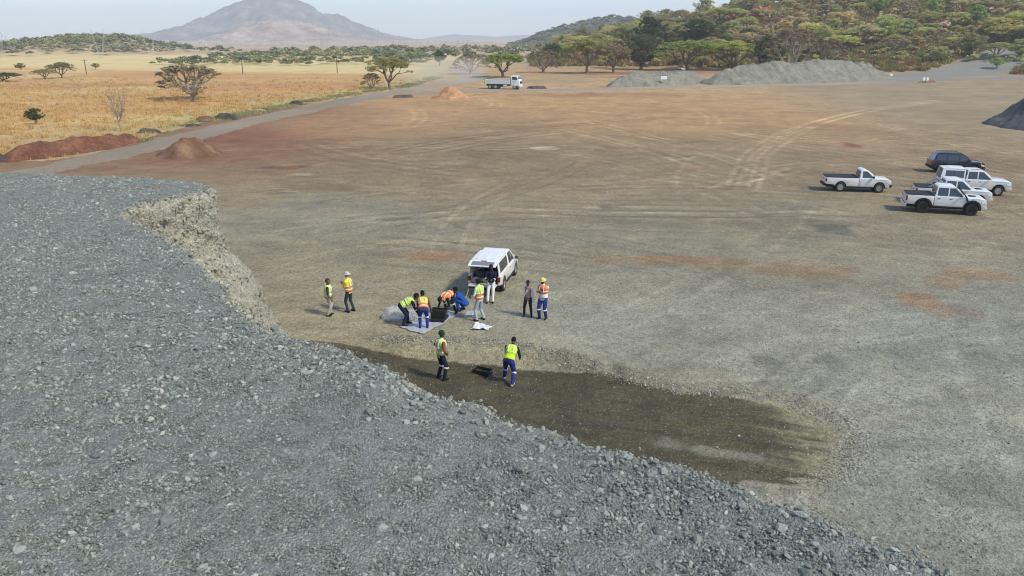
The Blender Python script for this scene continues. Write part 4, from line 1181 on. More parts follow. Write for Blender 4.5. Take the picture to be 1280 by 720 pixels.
M_sb = far_bush_mat('slope_bush', [(0, (.22, .26, .10)), (.3, (.34, .37, .14)), (.7, (.46, .46, .18)), (.9, (.48, .42, .19)), (1, (.54, .42, .22))])
slope_bushes()
# ------------------------------------------------------------------ vehicles
M_white = plain('white_paint', (.80, .80, .78), 0.28, 0.03, 3.0, spec=0.5, coat=0.4, dust=0.75)
M_navy = plain('dark_blue_paint', (.012, .018, .032), 0.25, 0.05, 3.0, spec=0.5, coat=0.5)
M_glass = plain('tinted_glass', (.045, .055, .058), 0.06, 0.25, 2.0, spec=0.9)  # base lightened to carry a sky reflection in the colour
M_black = plain('black_plastic', (.016, .016, .017), 0.65, 0.15, 8.0)
M_tyre = plain('tyre_rubber', (.035, .031, .027), 0.9, 0.35, 9.0)
M_rim = plain('silver_rim', (.45, .45, .45), 0.35, 0.08, 8.0, metal=0.7)
M_rimk = plain('black_rim', (.02, .02, .02), 0.4, 0.1, 8.0)
M_chrome = plain('chrome', (.72, .72, .72), 0.18, 0.03, 4.0, metal=0.9)
M_lampw = plain('clear_lamp', (.62, .64, .66), 0.12, 0.05, 10.0, spec=0.7)
M_lampr = plain('red_lamp', (.30, .012, .012), 0.2, 0.1, 10.0)
M_lampa = plain('amber_lamp', (.6, .22, .02), 0.25, 0.1, 10.0)
M_tarp = plain('black_tonneau_cover', (.022, .022, .024), 0.7, 0.2, 5.0)
M_under = plain('chassis', (.02, .02, .02), 0.9, 0.2, 4.0)
M_plate = plain('number_plate', (.7, .68, .5), 0.5, 0.05, 20.0)
M_steelw = plain('truck_body_steel', (.66, .65, .62), 0.5, 0.14, 2.0)
M_seat = plain('cabin_trim', (.05, .05, .052), 0.9, 0.1, 4.0)

def wheel(parent, x, y, r, w, rim_mat, side):
    e = MB().lathe([(r * 0.60, -w * 0.10), (r * 0.62, -w / 2), (r * 0.9, -w / 2), (r * 0.985, -w * 0.36), (r, -w * 0.18), (r, w * 0.18), (r * 0.985, w * 0.36), (r * 0.9, w / 2), (r * 0.62, w / 2), (r * 0.60, w * 0.10)], (0, 0, 0), 'y', 28).build('wheel', M_tyre, parent, smooth=True)
    e.location = (x, y, r)
    rb = MB()
    yo = side * w * 0.5
    rb.lathe([(r * 0.63, -w * 0.4), (r * 0.63, w * 0.46), (r * 0.56, w * 0.46), (r * 0.54, w * 0.30)] if side > 0 else [(r * 0.63, w * 0.4), (r * 0.63, -w * 0.46), (r * 0.56, -w * 0.46), (r * 0.54, -w * 0.30)], (0, 0, 0), 'y', 24)
    for k in range(6):
        a = k * math.pi / 3
        rb.M = Matrix.Rotation(a, 4, 'Y')
        rb.box(-0.035, 0.035, side * w * 0.28 - 0.012, side * w * 0.28 + 0.045 * 1, 0.03, r * 0.57)
    rb.M = Matrix()
    rb.lathe([(r * 0.17, side * w * 0.2), (r * 0.17, side * w * 0.42), (r * 0.08, side * w * 0.45)], (0, 0, 0), 'y', 12)
    rb.build('rim', rim_mat, e, smooth=True)

def arc_pts(cx, cz, r, a0, a1, n=10):
    return [(cx + r * math.cos(a0 + (a1 - a0) * i / n), cz + r * math.sin(a0 + (a1 - a0) * i / n)) for i in range(n + 1)]

def car(name, label, loc, heading, P, cat='pickup', group=None):
    """one generator for the bakkies and the SUV; x forward, origin on the ground under the middle"""
    p = dict(L=5.3, W=1.84, wb=3.1, fo=0.92, r=0.385, sill=0.44, belt=1.10, bon=1.02, roof=1.80, cab=(-0.35, 1.55), ws=0.72, rw=0.12, paint=M_white, rim=M_rim, bed='open', flare=False, tyre_w=0.25)
    p.update(P)
    e = empty(name, (loc[0], loc[1], loc[2] if len(loc) > 2 else 0.05), heading)
    sc_ = p.get('scale', 0.91); e.scale = (sc_ * .97, sc_, sc_ * 1.06)
    tag(e, label, cat, group)
    L, W, r = p['L'], p['W'], p['r']
    xF = L / 2; xR = -L / 2; xf = xF - p['fo']; xr = xf - p['wb']
    c0, c1 = p['cab']
    sill, belt, bon, roof = p['sill'], p['belt'], p['bon'], p['roof']
    paint = p['paint']; hw = W / 2; ar = r + 0.085
    def side_y(s):
        def f(x, z):
            y = hw - 0.035 * max(0, (z - 0.8) / 0.4) - 0.03 * max(0, (0.7 - z) / 0.3)
            if x > xf + 0.2: y -= 0.11 * ((x - xf - 0.2) / (xF - xf - 0.2)) ** 2
            return s * y
        return f
    # cab and bonnet lower body, wheel arch cut out
    solid_back = p['bed'] == 'suv'
    xb = xR if solid_back else c0
    out = [(xb, sill + (0.12 if solid_back else 0)), (xb - (0.04 if solid_back else 0), 0.75), (xb, belt)]
    out += [(c1 - 0.02, belt), (c1 + 0.05, belt - 0.02), (xf + 0.25, bon + 0.02), (xF - 0.20, bon - 0.02), (xF - 0.05, bon - 0.10), (xF, 0.74), (xF - 0.03, 0.50), (xF - 0.14, 0.38)]
    out += arc_pts(xf, r, ar, 0.12, math.pi - 0.12, 12)
    out += [(xf - ar - 0.04, sill)]
    if solid_back:
        out += [(xr + ar + 0.04, sill)] + arc_pts(xr, r, ar, 0.12, math.pi - 0.12, 12)
    MB().prism(out[::-1], side_y(-1), side_y(1)).build('body', paint, e, bevel=0.035, seg=3, smooth=True)
    ch = MB().box(xR + 0.15, xF - 0.25, -hw + 0.28, hw - 0.28, 0.34, 0.62)
    ch.tube([(xf, -hw + .15, r), (xf, hw - .15, r)], 0.06, 8); ch.tube([(xr, -hw + .15, r), (xr, hw - .15, r)], 0.07, 8)
    ch.build('chassis', M_under, e)
    # bed
    if not solid_back:
        bz = belt + p.get('bed_dz', 0.0); g = c0 - 0.03
        o = [(xR, 0.62), (xR, bz), (g, bz), (g, sill + 0.03)] + [(xr + ar + 0.03, sill + 0.03)] + arc_pts(xr, r, ar, 0.12, math.pi - 0.12, 12) + [(xr - ar - 0.03, 0.56)]
        for s in (-1, 1):
            y0 = (lambda x, z, s=s: s * (hw - 0.01 - 0.02 * max(0, z - 0.8))); y1 = s * (hw - 0.13)
            MB().prism(o, y0, y1).build('bed_side', paint, e, bevel=0.02, smooth=True)
        fl = MB().box(xR + 0.02, g, -hw + 0.13, hw - 0.13, 0.60, 0.68); fl.box(g - 0.05, g - 0.005, -hw + 0.13, hw - 0.13, 0.68, bz)
        fl.box(xr - 0.45, xr + 0.45, -hw + 0.13, -hw + 0.34, 0.68, 0.92); fl.box(xr - 0.45, xr + 0.45, hw - 0.34, hw - 0.13, 0.68, 0.92)
        fl.build('bed_floor', M_tarp, e, bevel=0.02)
        if p.get('tailgate') != 'down':
            tg = MB().box(xR - 0.012, xR + 0.045, -hw + 0.135, hw - 0.135, 0.64, bz).build('tailgate', paint, e, bevel=0.015)
            MB().box(xR - 0.03, xR - 0.013, -0.10, 0.10, 0.90, 0.96).build('handle', M_black, tg)
        else:
            MB().box(xR - 0.52, xR - 0.01, -hw + 0.14, hw - 0.14, 0.64, 0.70).build('tailgate', paint, e, bevel=0.015)
        if p['bed'] == 'cover':
            MB().prism([(xR + 0.02, bz + 0.004), (xR + 0.03, bz + 0.05), (g - 0.1, bz + 0.075), (g - 0.01, bz + 0.06), (g - 0.01, bz + 0.004)], -hw + 0.05, hw - 0.05).build('tonneau_cover', M_tarp, e, bevel=0.015)
    # greenhouse
    ins_b, ins_t = 0.04, 0.21
    gy = lambda z: hw - 0.035 - ins_b * 0.2 - (ins_t - 0.035) * np.clip((z - belt) / (roof - belt), 0, 1)
    rwx, wsx = p['rw'], p['ws']
    gh = [(c0 + 0.01, belt - 0.03), (c0 + rwx * 0.6, belt + 0.5 * (roof - belt)), (c0 + rwx, roof - 0.06), (c0 + rwx + 0.16, roof), (c1 - wsx - 0.28, roof + 0.01), (c1 - wsx, roof - 0.05), (c1 - wsx * 0.45, belt + 0.53 * (roof - belt)), (c1 + 0.02, belt - 0.03)]
    MB().prism(gh[::-1], lambda x, z: -gy(z), lambda x, z: gy(z)).build('cab', paint, e, bevel=0.03, seg=3, smooth=True)
    # glass
    zl, zh = belt + 0.05, roof - 0.13
    fx = lambda z: c1 - wsx * (z - belt) / (roof - 0.05 - belt)
    bx = lambda z: c0 + rwx * (z - belt) / (roof - 0.06 - belt)
    posts = p['posts']
    for s in (-1, 1):
        for i, (a, b) in enumerate(posts):
            # a, b are x at the belt; the frontmost edge follows the windscreen pillar
            fa = lambda z: max(a, bx(z) + 0.10)
            fb = (lambda z: min(b, fx(z) - 0.12)) if i == len(posts) - 1 else (lambda z: b)
            zs = np.linspace(zl, zh, 5)
            o = [(fa(z), z) for z in zs] + [(fb(z), z) for z in zs[::-1]]
            MB().prism(o, lambda x, z: s * (gy(z) - 0.02), lambda x, z: s * (gy(z) + 0.006)).build('side_window', M_glass, e)
    wsq = MB(); z0, z1 = belt + 0.05, roof - 0.09
    for zz, off in ((0, 0.012), (0, -0.02)): pass
    def quad(zA, zB, f, sgn, yA, yB, th=0.012):
        nx = sgn
        return MB().add([(f(zA) + nx * th, -yA, zA), (f(zA) + nx * th, yA, zA), (f(zB) + nx * th, yB, zB), (f(zB) + nx * th, -yB, zB), (f(zA) - nx * 0.03, -yA, zA), (f(zA) - nx * 0.03, yA, zA), (f(zB) - nx * 0.03, yB, zB), (f(zB) - nx * 0.03, -yB, zB)],
                        [(0, 1, 2, 3), (7, 6, 5, 4), (0, 4, 5, 1), (1, 5, 6, 2), (2, 6, 7, 3), (3, 7, 4, 0)])
    zm = belt + 0.53 * (roof - belt)
    f2 = lambda z: float(np.interp(z, [belt - 0.03, zm, roof - 0.05], [c1 + 0.02, c1 - wsx * 0.45, c1 - wsx]))
    b2 = lambda z: float(np.interp(z, [belt - 0.03, belt + 0.5 * (roof - belt), roof - 0.06], [c0 + 0.01, c0 + rwx * 0.6, c0 + rwx]))
    w_ = MB(); q1 = quad(z0, zm, f2, 1, gy(z0) - 0.07, gy(zm) - 0.07); q2 = quad(zm, z1, f2, 1, gy(zm) - 0.07, gy(z1) - 0.07)
    w_.add(q1.v, q1.f); w_.add(q2.v, q2.f)
    ws_ = w_.build('windscreen', M_glass, e)
    for s in (-0.32, 0.28): MB().tube([(f2(z0) + 0.03, s, z0 - 0.02), (f2(z0 + .1) + 0.03, s + 0.42, z0 + 0.09)], 0.010, 4).build('wiper', M_black, ws_)
    if p['bed'] != 'canopy':
        w_ = MB(); za, zb = belt + 0.10, roof - 0.14; zq = belt + 0.5 * (roof - belt)
        for A, B in ((za, zq), (zq, zb)):
            q = quad(A, B, b2, -1, gy(A) - 0.13, gy(B) - 0.13); w_.add(q.v, q.f)
        w_.build('rear_window', M_glass, e)
    # doors: panels standing a little proud with shut lines round them
    for s in (-1, 1):
        for i, (a, b) in enumerate(p['doors']):
            o = [(a, sill + 0.06), (a, belt - 0.035), (b, belt - 0.035), (b, sill + 0.06)]
            if p.get('arch_door') == i: o = [(a + 0.28, sill + 0.06), (a + 0.16, 0.72), (a, 0.92), (a, belt - 0.035), (b, belt - 0.035), (b, sill + 0.06)]
            dn = MB().prism(o, lambda x, z: s * (abs(side_y(1)(x, z)) - 0.02), lambda x, z: s * (abs(side_y(1)(x, z)) + 0.007)).build('door', paint, e, bevel=0.004, seg=1)
            MB().box(a + 0.08, a + 0.26, s * (hw - 0.02) - 0.02, s * (hw - 0.02) + 0.03, belt - 0.16, belt - 0.125).build('handle', p.get('handle', M_black), dn)
        mr = MB().box(c1 - 0.34, c1 - 0.20, s * (hw + 0.02) if s > 0 else -(hw + 0.20), s * (hw + 0.20) if s > 0 else -(hw + 0.02), belt + 0.03, belt + 0.20).build('mirror', p.get('mirror', paint), e, bevel=0.03, smooth=True)
        MB().box(c1 - 0.346, c1 - 0.341, s * (hw + 0.11) - 0.07, s * (hw + 0.11) + 0.07, belt + 0.055, belt + 0.175).build('mirror_glass', M_glass, mr)
        # lamps
        hy = hw - 0.30
        o = [(xF - 0.42, bon - 0.16), (xF - 0.10, bon - 0.21), (xF - 0.02, bon - 0.30), (xF - 0.06, bon - 0.36), (xF - 0.34, bon - 0.30)]
        MB().prism(o, s * (hy - 0.02), lambda x, z: s * (abs(side_y(1)(x, z)) + 0.006)).build('headlight', M_lampw, e, bevel=0.01)
        MB().box(xR - 0.012, xR + 0.10, min(s * (hw - 0.16), s * (hw + 0.004)), max(s * (hw - 0.16), s * (hw + 0.004)), 0.80, belt - 0.04).build('tail_light', M_lampr, e, bevel=0.01)
        wheel(e, xf, s * (hw - 0.13), r, p['tyre_w'], p['rim'], s)
        wheel(e, xr, s * (hw - 0.13), r, p['tyre_w'], p['rim'], s)
        MB().box(min(xr + ar, xf - ar) + 0.06, max(xr + ar, xf - ar) - 0.06, s * (hw - 0.02) - 0.05, s * (hw - 0.02) + 0.05, sill - 0.07, sill - 0.01).build('side_step', M_black, e, bevel=0.01)
        if p['flare']:
            for ax in (xf, xr):
                fl = MB(); A = arc_pts(ax, r, ar + 0.005, -0.05, math.pi + 0.05, 14); Bq = arc_pts(ax, r, ar + 0.11, -0.05, math.pi + 0.05, 14)
                fl.prism(A + Bq[::-1], lambda x, z: s * (abs(side_y(1)(x, z)) - 0.05), lambda x, z: s * (abs(side_y(1)(x, z)) + 0.055)).build('wheel_arch_flare', M_black, e, bevel=0.01)
    gr = MB().box(xF - 0.06, xF - 0.005, -0.42, 0.42, 0.70, bon - 0.20).build('grille', p.get('grille', M_black), e, bevel=0.01)
    MB().box(xF - 0.03, xF + 0.004, -0.30, 0.30, bon - 0.33, bon - 0.30).build('grille_bar', M_chrome, gr)
    bm_ = p.get('bumper', paint)
    MB().prism([(xF - 0.25, 0.42), (xF + 0.05, 0.45), (xF + 0.07, 0.62), (xF - 0.02, 0.68), (xF - 0.25, 0.66)], lambda x, z: -(hw - 0.10), lambda x, z: hw - 0.10).build('front_bumper', bm_, e, bevel=0.03, smooth=True)
    MB().box(xF + 0.072, xF + 0.082, -0.26, 0.26, 0.50, 0.61).build('number_plate', M_plate, e)
    MB().box(xR - 0.12, xR + 0.10, -hw + 0.08, hw - 0.08, 0.44, 0.60).build('rear_bumper', p.get('rbumper', M_black), e, bevel=0.03)
    if p.get('bonnet_scoop'):
        MB().prism([(c1 + 0.25, bon + 0.0), (c1 + 0.35, bon + 0.06), (c1 + 0.62, bon + 0.05), (c1 + 0.85, bon + 0.0)], -0.22, 0.22).build('bonnet_scoop', M_black, e, bevel=0.01)
    if p.get('snorkel'):
        s = -1
        MB().tube([(xf - 0.35, s * (hw - 0.01), 0.98), (c1 - 0.02, s * (hw + 0.02), belt + 0.04), (c1 - wsx * 0.72, s * (hw - 0.10), roof - 0.10), (c1 - wsx * 0.80, s * (hw - 0.12), roof + 0.10)], [0.075, 0.05, 0.05, 0.06], 8).build('snorkel', M_black, e, smooth=True)
    if p.get('sports_bar'):
        m = p['sports_bar']; sb = MB()
        for s in (-1, 1):
            y = s * (hw - 0.16); z0 = belt + 0.06
            for dx in (0.0, 0.12):
                sb.tube([(c0 - 1.05 + dx, y, z0), (c0 - 0.42 + dx, y * 0.97, roof - 0.24), (c0 - 0.16 + dx * 0.4, y * 0.94, roof - 0.16), (c0 - 0.06, y * 0.93, z0 + 0.1)], 0.030, 8)
        sb.tube([(c0 - 0.2, -hw + .2, roof - 0.17), (c0 - 0.2, hw - .2, roof - 0.17)], 0.030, 8)
        sb.build('sports_bar', m, e, smooth=True)
    if p.get('roof_rails'):
        for s in (-1, 1):
            MB().tube([(c0 + rwx + 0.2, s * (gy(roof) - 0.04), roof + 0.0), (c0 + rwx + 0.3, s * (gy(roof) - 0.04), roof + 0.05), (c1 - wsx - 0.35, s * (gy(roof) - 0.04), roof + 0.05), (c1 - wsx - 0.25, s * (gy(roof) - 0.04), roof + 0.0)], 0.018, 6).build('roof_rail', M_black, e)
    if p['bed'] == 'canopy':
        canopy(e, xR, c0 - 0.05, hw, belt + p.get('bed_dz', 0.0), p['canopy_h'], p)
    return e

def canopy(e, x0, x1, hw, zb, zt, p):
    """fibreglass canopy over the load bed, hollow; the rear hatch may stand open"""
    yb, yt = hw - 0.03, hw - 0.17
    gy = lambda z: yb - (yb - yt) * (z - zb) / (zt - zb)
    for s in (-1, 1):
        o = [(x0 + 0.01, zb + 0.004), (x0 + 0.14, zt - 0.03), (x1, zt - 0.03), (x1, zb + 0.004)]
        MB().prism(o, lambda x, z: s * gy(z), lambda x, z: s * (gy(z) - 0.05)).build('canopy_side', p['paint'], e, bevel=0.01)
        w = [(x0 + 0.34, zb + 0.10), (x0 + 0.38, zt - 0.14), (x1 - 0.10, zt - 0.14), (x1 - 0.10, zb + 0.10)]
        wd = MB().prism(w, lambda x, z: s * (gy(z) - 0.02), lambda x, z: s * (gy(z) + 0.006)).build('canopy_window', M_glass, e)
        MB().prism([(x0 + 0.98, zb + 0.10), (x0 + 0.98, zt - 0.14), (x0 + 1.01, zt - 0.14), (x0 + 1.01, zb + 0.10)], lambda x, z: s * (gy(z) - 0.01), lambda x, z: s * (gy(z) + 0.012)).build('window_bar', M_black, wd)
    rf = MB().prism([(x0 + 0.14, zt - 0.05), (x0 + 0.18, zt), (x0 + 0.9, zt + 0.035), (x1 - 0.02, zt + 0.03), (x1, zt - 0.05)], -yt - 0.02, yt + 0.02).build('canopy_roof', p['paint'], e, bevel=0.025, seg=3, smooth=True)
    for y in (-0.45, 0.0, 0.45): MB().box(x0 + 0.4, x1 - 0.25, y - 0.05, y + 0.05, zt + 0.028, zt + 0.045).build('roof_rib', p['paint'], rf, bevel=0.008)
    fw = MB().box(x1 - 0.05, x1 - 0.01, -yt, yt, zb, zt - 0.06).build('canopy_front', M_under, e)
    if p.get('hatch') == 'open':
        h = MB(); h.M = Matrix.Translation((x0 + 0.13, 0, zt - 0.03)) @ Matrix.Rotation(math.radians(-12), 4, 'Y')
        h.box(-0.62, 0.0, -yt - 0.04, yt + 0.04, -0.015, 0.03)
        hb = h.build('rear_hatch', p['paint'], e, bevel=0.012)
        g = MB(); g.M = h.M; g.box(-0.52, -0.10, -yt + 0.12, yt - 0.12, 0.031, 0.038); g.build('hatch_window', plain('hatch_glass', (.20, .22, .22), 0.15), hb)
        g = MB(); g.M = h.M; g.box(-0.07, -0.02, -0.16, 0.16, 0.032, 0.06); g.build('brake_light', M_lampr, hb)
        for s in (-1, 1): MB().tube([(x0 + 0.12, s * (yb - 0.08), zb + 0.25), (x0 - 0.28, s * (yt - 0.05), zt - 0.12)], 0.012, 5).build('gas_strut', M_black, hb)

DC = dict(cab=(-0.78, 1.30), posts=[(-0.60, 0.08), (0.16, 1.2)], doors=[(-0.66, 0.11), (0.14, 1.16)], rw=0.14, ws=0.78, L=5.35, W=1.86, wb=3.22, fo=0.93, arch_door=None)
HEAD = math.radians
car('pickup_truck', 'white single cab pickup with black load bed parked apart from the others', (25.95, 57.0), HEAD(-10), dict(cab=(0.05, 1.38), posts=[(0.28, 1.3)], doors=[(0.18, 1.24)], rw=0.10, ws=0.72, L=5.26, W=1.78, wb=3.08, fo=0.95, belt=1.10, bon=1.06, roof=1.76, bumper=M_black, bed='cover', handle=M_white, mirror=M_black), group='pickups parked across the yard')
car('pickup_truck', 'white double cab pickup with black wheel flares, dark tonneau cover and snorkel', (28.55, 49.6), HEAD(-18.5), dict(DC, r=0.43, tyre_w=0.29, sill=0.54, belt=1.20, bon=1.17, roof=1.90, flare=True, rim=M_rimk, bed='cover', snorkel=True, rbumper=M_chrome, bonnet_scoop=True, bumper=M_white), group='pickups parked across the yard')
car('pickup_truck', 'white double cab pickup with chrome sports bar behind the one with flares', (30.55, 52.3), HEAD(-18), dict(DC, r=0.40, belt=1.16, bon=1.13, roof=1.86, bed='cover', sports_bar=M_chrome, bonnet_scoop=True), group='pickups parked across the yard')
car('pickup_truck', 'white double cab pickup with white canopy and roof bars between two vehicles', (34.2, 56.1), HEAD(-17), dict(DC, W=1.94, belt=1.16, bon=1.13, roof=1.87, r=0.40, bed='canopy', canopy_h=1.92, roof_rails=True, rim=M_rim), group='pickups parked across the yard')
car('sport_utility_car', 'dark blue tall estate car parked behind the white pickups', (38.0, 65.2), HEAD(-14), dict(L=4.65, W=1.88, wb=2.80, fo=0.90, r=0.39, sill=0.42, belt=1.10, bon=1.06, roof=1.78, cab=(-2.22, 1.12), ws=0.72, rw=0.30, posts=[(-1.9, -1.05), (-0.98, 0.0), (0.08, 1.0)], doors=[(-1.0, 0.02), (0.05, 0.98)], arch_door=0, paint=M_navy, bed='suv', roof_rails=True), cat='car')
SAMPLING = car('pickup_truck', 'white pickup with canopy, rear hatch open and loaded bed by the sampling crew', (-0.80, 34.18), HEAD(77.5), dict(scale=.82, cab=(-0.30, 1.36), posts=[(-0.05, 0.55), (0.62, 1.28)], doors=[(-0.2, 1.22)], rw=0.10, ws=0.74, L=5.2, W=1.80, wb=3.08, fo=0.95, bed='canopy', canopy_h=1.86, roof=1.84, hatch='open', tailgate='down', rim=M_rim, mirror=M_black), group=None)
car('pickup_truck', 'small white vehicle half hidden under the umbrella thorns', (60.5, 284.0, float(hill_z(np.array([60.5]), np.array([284.0]))[0])), HEAD(-75), dict(DC, bed='cover'))

def tipper_truck():
    e = empty('tipper_truck', (-1.9, 178.6, 0.08), HEAD(-17))
    tag(e, 'white tipper truck with dropside body driving along the far haul road', 'truck')
    hw = 1.22
    fr = MB().box(-4.0, 3.3, -0.45, 0.45, 0.75, 1.02); fr.box(-0.6, 0.9, -hw + .15, -hw + .6, 0.55, 1.0); fr.box(-0.4, 0.7, hw - .6, hw - .15, 0.55, 1.0)
    fr.build('chassis', M_under, e)
    cabp = [(2.05, 0.72), (2.05, 2.85), (2.2, 2.98), (3.55, 2.92), (3.78, 2.2), (4.02, 1.85), (4.10, 0.75)]
    MB().prism(cabp, -hw, hw).build('cab', M_white, e, bevel=0.07, seg=3, smooth=True)
    MB().add([(3.80, -1.02, 2.16), (3.80, 1.02, 2.16), (3.60, 0.98, 2.80), (3.60, -0.98, 2.80), (3.5, -1.02, 2.14), (3.5, 1.02, 2.14), (3.4, .98, 2.80), (3.4, -.98, 2.8)], [(0, 1, 2, 3), (0, 4, 5, 1), (3, 2, 6, 7), (1, 5, 6, 2), (0, 3, 7, 4), (7, 6, 5, 4)]).build('windscreen', M_glass, e)
    for s in (-1, 1):
        dr = MB().box(2.35, 3.45, min(s * hw, s * (hw + .012)), max(s * hw, s * (hw + .012)), 0.95, 2.05).build('door', M_white, e)
        MB().box(2.45, 2.65, s * (hw + .03) - .015, s * (hw + .03) + .015, 1.75, 1.79).build('handle', M_black, dr)
        MB().prism([(2.40, 2.10), (2.40, 2.72), (3.35, 2.72), (3.52, 2.10)], s * (hw - .01), s * (hw + .012)).build('side_window', M_glass, e)
        MB().box(3.55, 3.65, s * (hw + .22) - .10, s * (hw + .22) + .10, 2.05, 2.65).build('mirror', M_black, e)
        MB().box(4.06, 4.13, s * 0.9 - .2, s * 0.9 + .2, 0.92, 1.12).build('headlight', M_lampw, e)
        for x in (2.95, -1.55, -2.90): wheel(e, x, s * (hw - 0.2), 0.52, 0.34, M_rim, s)
        for x, w_ in ((-3.55, .25), (0.3, .9)): MB().box(x, x + w_, s * (hw - .06) - .02, s * (hw - .06) + .02, 0.62, 1.0).build('mudguard', M_white if x > 0 else M_black, e)
    MB().box(4.09, 4.14, -0.75, 0.75, 1.25, 1.72).build('grille', M_black, e)
    MB().box(3.85, 4.22, -hw, hw, 0.45, 0.88).build('front_bumper', M_white, e, bevel=0.05)
    MB().box(4.225, 4.235, -0.26, 0.26, 0.58, 0.70).build('number_plate', M_plate, e)
    bd = MB().box(-4.15, 1.9, -hw - .02, hw + .02, 1.10, 1.22).build('load_floor', M_steelw, e)
    for s in (-1, 1):
        for k in range(5):
            x0 = -4.12 + k * 1.204
            MB().box(x0 + .02, x0 + 1.18, s * hw - .025, s * hw + .025, 1.225, 2.10).build('drop_side', M_steelw, e, bevel=0.01)
            MB().box(x0 - .03, x0 + .03, s * hw - .055, s * hw + .055, 1.225, 2.16).build('side_post', M_black if k == 0 else M_steelw, e)
    MB().box(-4.16, -4.11, -hw, hw, 1.225, 2.10).build('tail_board', M_steelw, e)
    MB().box(1.86, 1.92, -hw, hw, 1.225, 2.45).build('head_board', M_steelw, e)
    MB().prism([(-4.05, 1.23), (-4.05, 1.7), (-2.5, 1.95), (0.2, 1.9), (1.8, 1.7), (1.8, 1.23)], -hw + .06, hw - .06).build('load', M_heapg, e, bevel=0.1)
tipper_truck()
# ------------------------------------------------------------------ people
def cloth(name, col, var=0.18): return plain(name, col, 0.9, var + .08, 14.0, spec=0.2, crease=0.55)
SKIN_B, SKIN_T, SKIN_L = cloth('skin_dark', (.095, .048, .030), .08), cloth('skin_brown', (.20, .11, .07), .08), cloth('skin_light', (.42, .25, .17), .08)
C_lime, C_yel, C_org = cloth('lime_cloth', (.56, .80, .07), .10), cloth('yellow_cloth', (.80, .66, .05), .1), cloth('orange_cloth', (.86, .22, .045), .1)
C_paleL = cloth('pale_lime_cloth', (.62, .74, .26), .1)
C_navy, C_blue, C_jean, C_black = cloth('navy_cloth', (.016, .020, .045)), cloth('blue_overall', (.022, .04, .22)), cloth('dark_denim', (.03, .05, .085)), cloth('black_cloth', (.014, .014, .016))
C_khaki, C_ljean, C_wpant = cloth('khaki_cloth', (.46, .42, .36)), cloth('faded_denim', (.36, .42, .47)), cloth('white_trousers', (.66, .63, .63))
C_white, C_pink, C_brown, C_band = cloth('white_cloth', (.72, .71, .68)), cloth('rose_print_cloth', (.30, .17, .16), .5), cloth('rust_sleeve', (.23, .075, .035)), cloth('reflective_band', (.74, .76, .74), .05)
C_royal = cloth('royal_blue_cloth', (.015, .075, .33)); C_hair = cloth('black_hair', (.012, .010, .009)); C_green = cloth('green_wool', (.012, .05, .022)); C_boot = cloth('boot_leather', (.022, .017, .014)); C_ghair = cloth('short_grey_hair', (.05, .042, .038)); C_pale = cloth('pale_hat', (.58, .56, .54)); C_yhat = cloth('yellow_hat', (.66, .62, .16)); C_tan = cloth('pale_shoe', (.5, .42, .36)); C_dgreen = cloth('dark_olive_cloth', (.05, .055, .032))

def vv(p): return np.array(p, float)
def unit(v): return v / (np.linalg.norm(v) + 1e-9)

def ik(a, b, l1, l2, bend):
    d = b - a; L = np.linalg.norm(d); M_ = (l1 + l2) * 0.995
    if L > M_: b = a + d * M_ / L; d = b - a; L = M_
    u = d / L; t = (l1 * l1 - l2 * l2 + L * L) / (2 * L)
    h = math.sqrt(max(l1 * l1 - t * t, 0)); bend = unit(bend - u * np.dot(bend, u))
    return a + u * t + bend * h, b

class Body:
    def __init__(s): s.V = []; s.F = []; s.seg = []
    def loft(s, rings, ax, ay, n=14, tag_=None):
        """rings: (centre, rx, ry); ax, ay fixed axes; closed ends"""
        b = len(s.V)
        for c, rx, ry in rings:
            for k in range(n):
                a = 2 * math.pi * k / n; s.V.append(tuple(vv(c) + ax * rx * math.cos(a) + ay * ry * math.sin(a)))
        for i in range(len(rings) - 1):
            for k in range(n):
                k2 = (k + 1) % n; s.F.append((b + i * n + k, b + i * n + k2, b + (i + 1) * n + k2, b + (i + 1) * n + k))
        s.F.append(tuple(b + k for k in range(n - 1, -1, -1))); s.F.append(tuple(b + (len(rings) - 1) * n + k for k in range(n)))
        if tag_:
            for (c0, r0, q0), (c1, r1, q1) in zip(rings[:-1], rings[1:]): s.seg.append((vv(c0), vv(c1), (r0 + q0) / 2, (r1 + q1) / 2, tag_))
    def tube(s, pts, rad, tag_, n=12):
        pts = [vv(p) for p in pts]
        for i in range(len(pts) - 1):       # rounded capsule per bone
            a, b = pts[i], pts[i + 1]; u = unit(b - a); x = unit(np.cross(u, [0.31, 0.87, 0.37])); y = np.cross(u, x)
            ra, rb = rad[i], rad[i + 1]
            R = [(a - u * ra * 0.95, ra * 0.3, ra * 0.3), (a - u * ra * 0.6, ra * 0.8, ra * 0.8), (a, ra, ra), ((a + b) / 2, (ra + rb) / 2 * 1.03, (ra + rb) / 2 * 1.03), (b, rb, rb), (b + u * rb * 0.6, rb * 0.8, rb * 0.8), (b + u * rb * 0.95, rb * 0.3, rb * 0.3)]
            s.loft(R, x, y, n)
            s.seg.append((a, b, ra, rb, tag_))

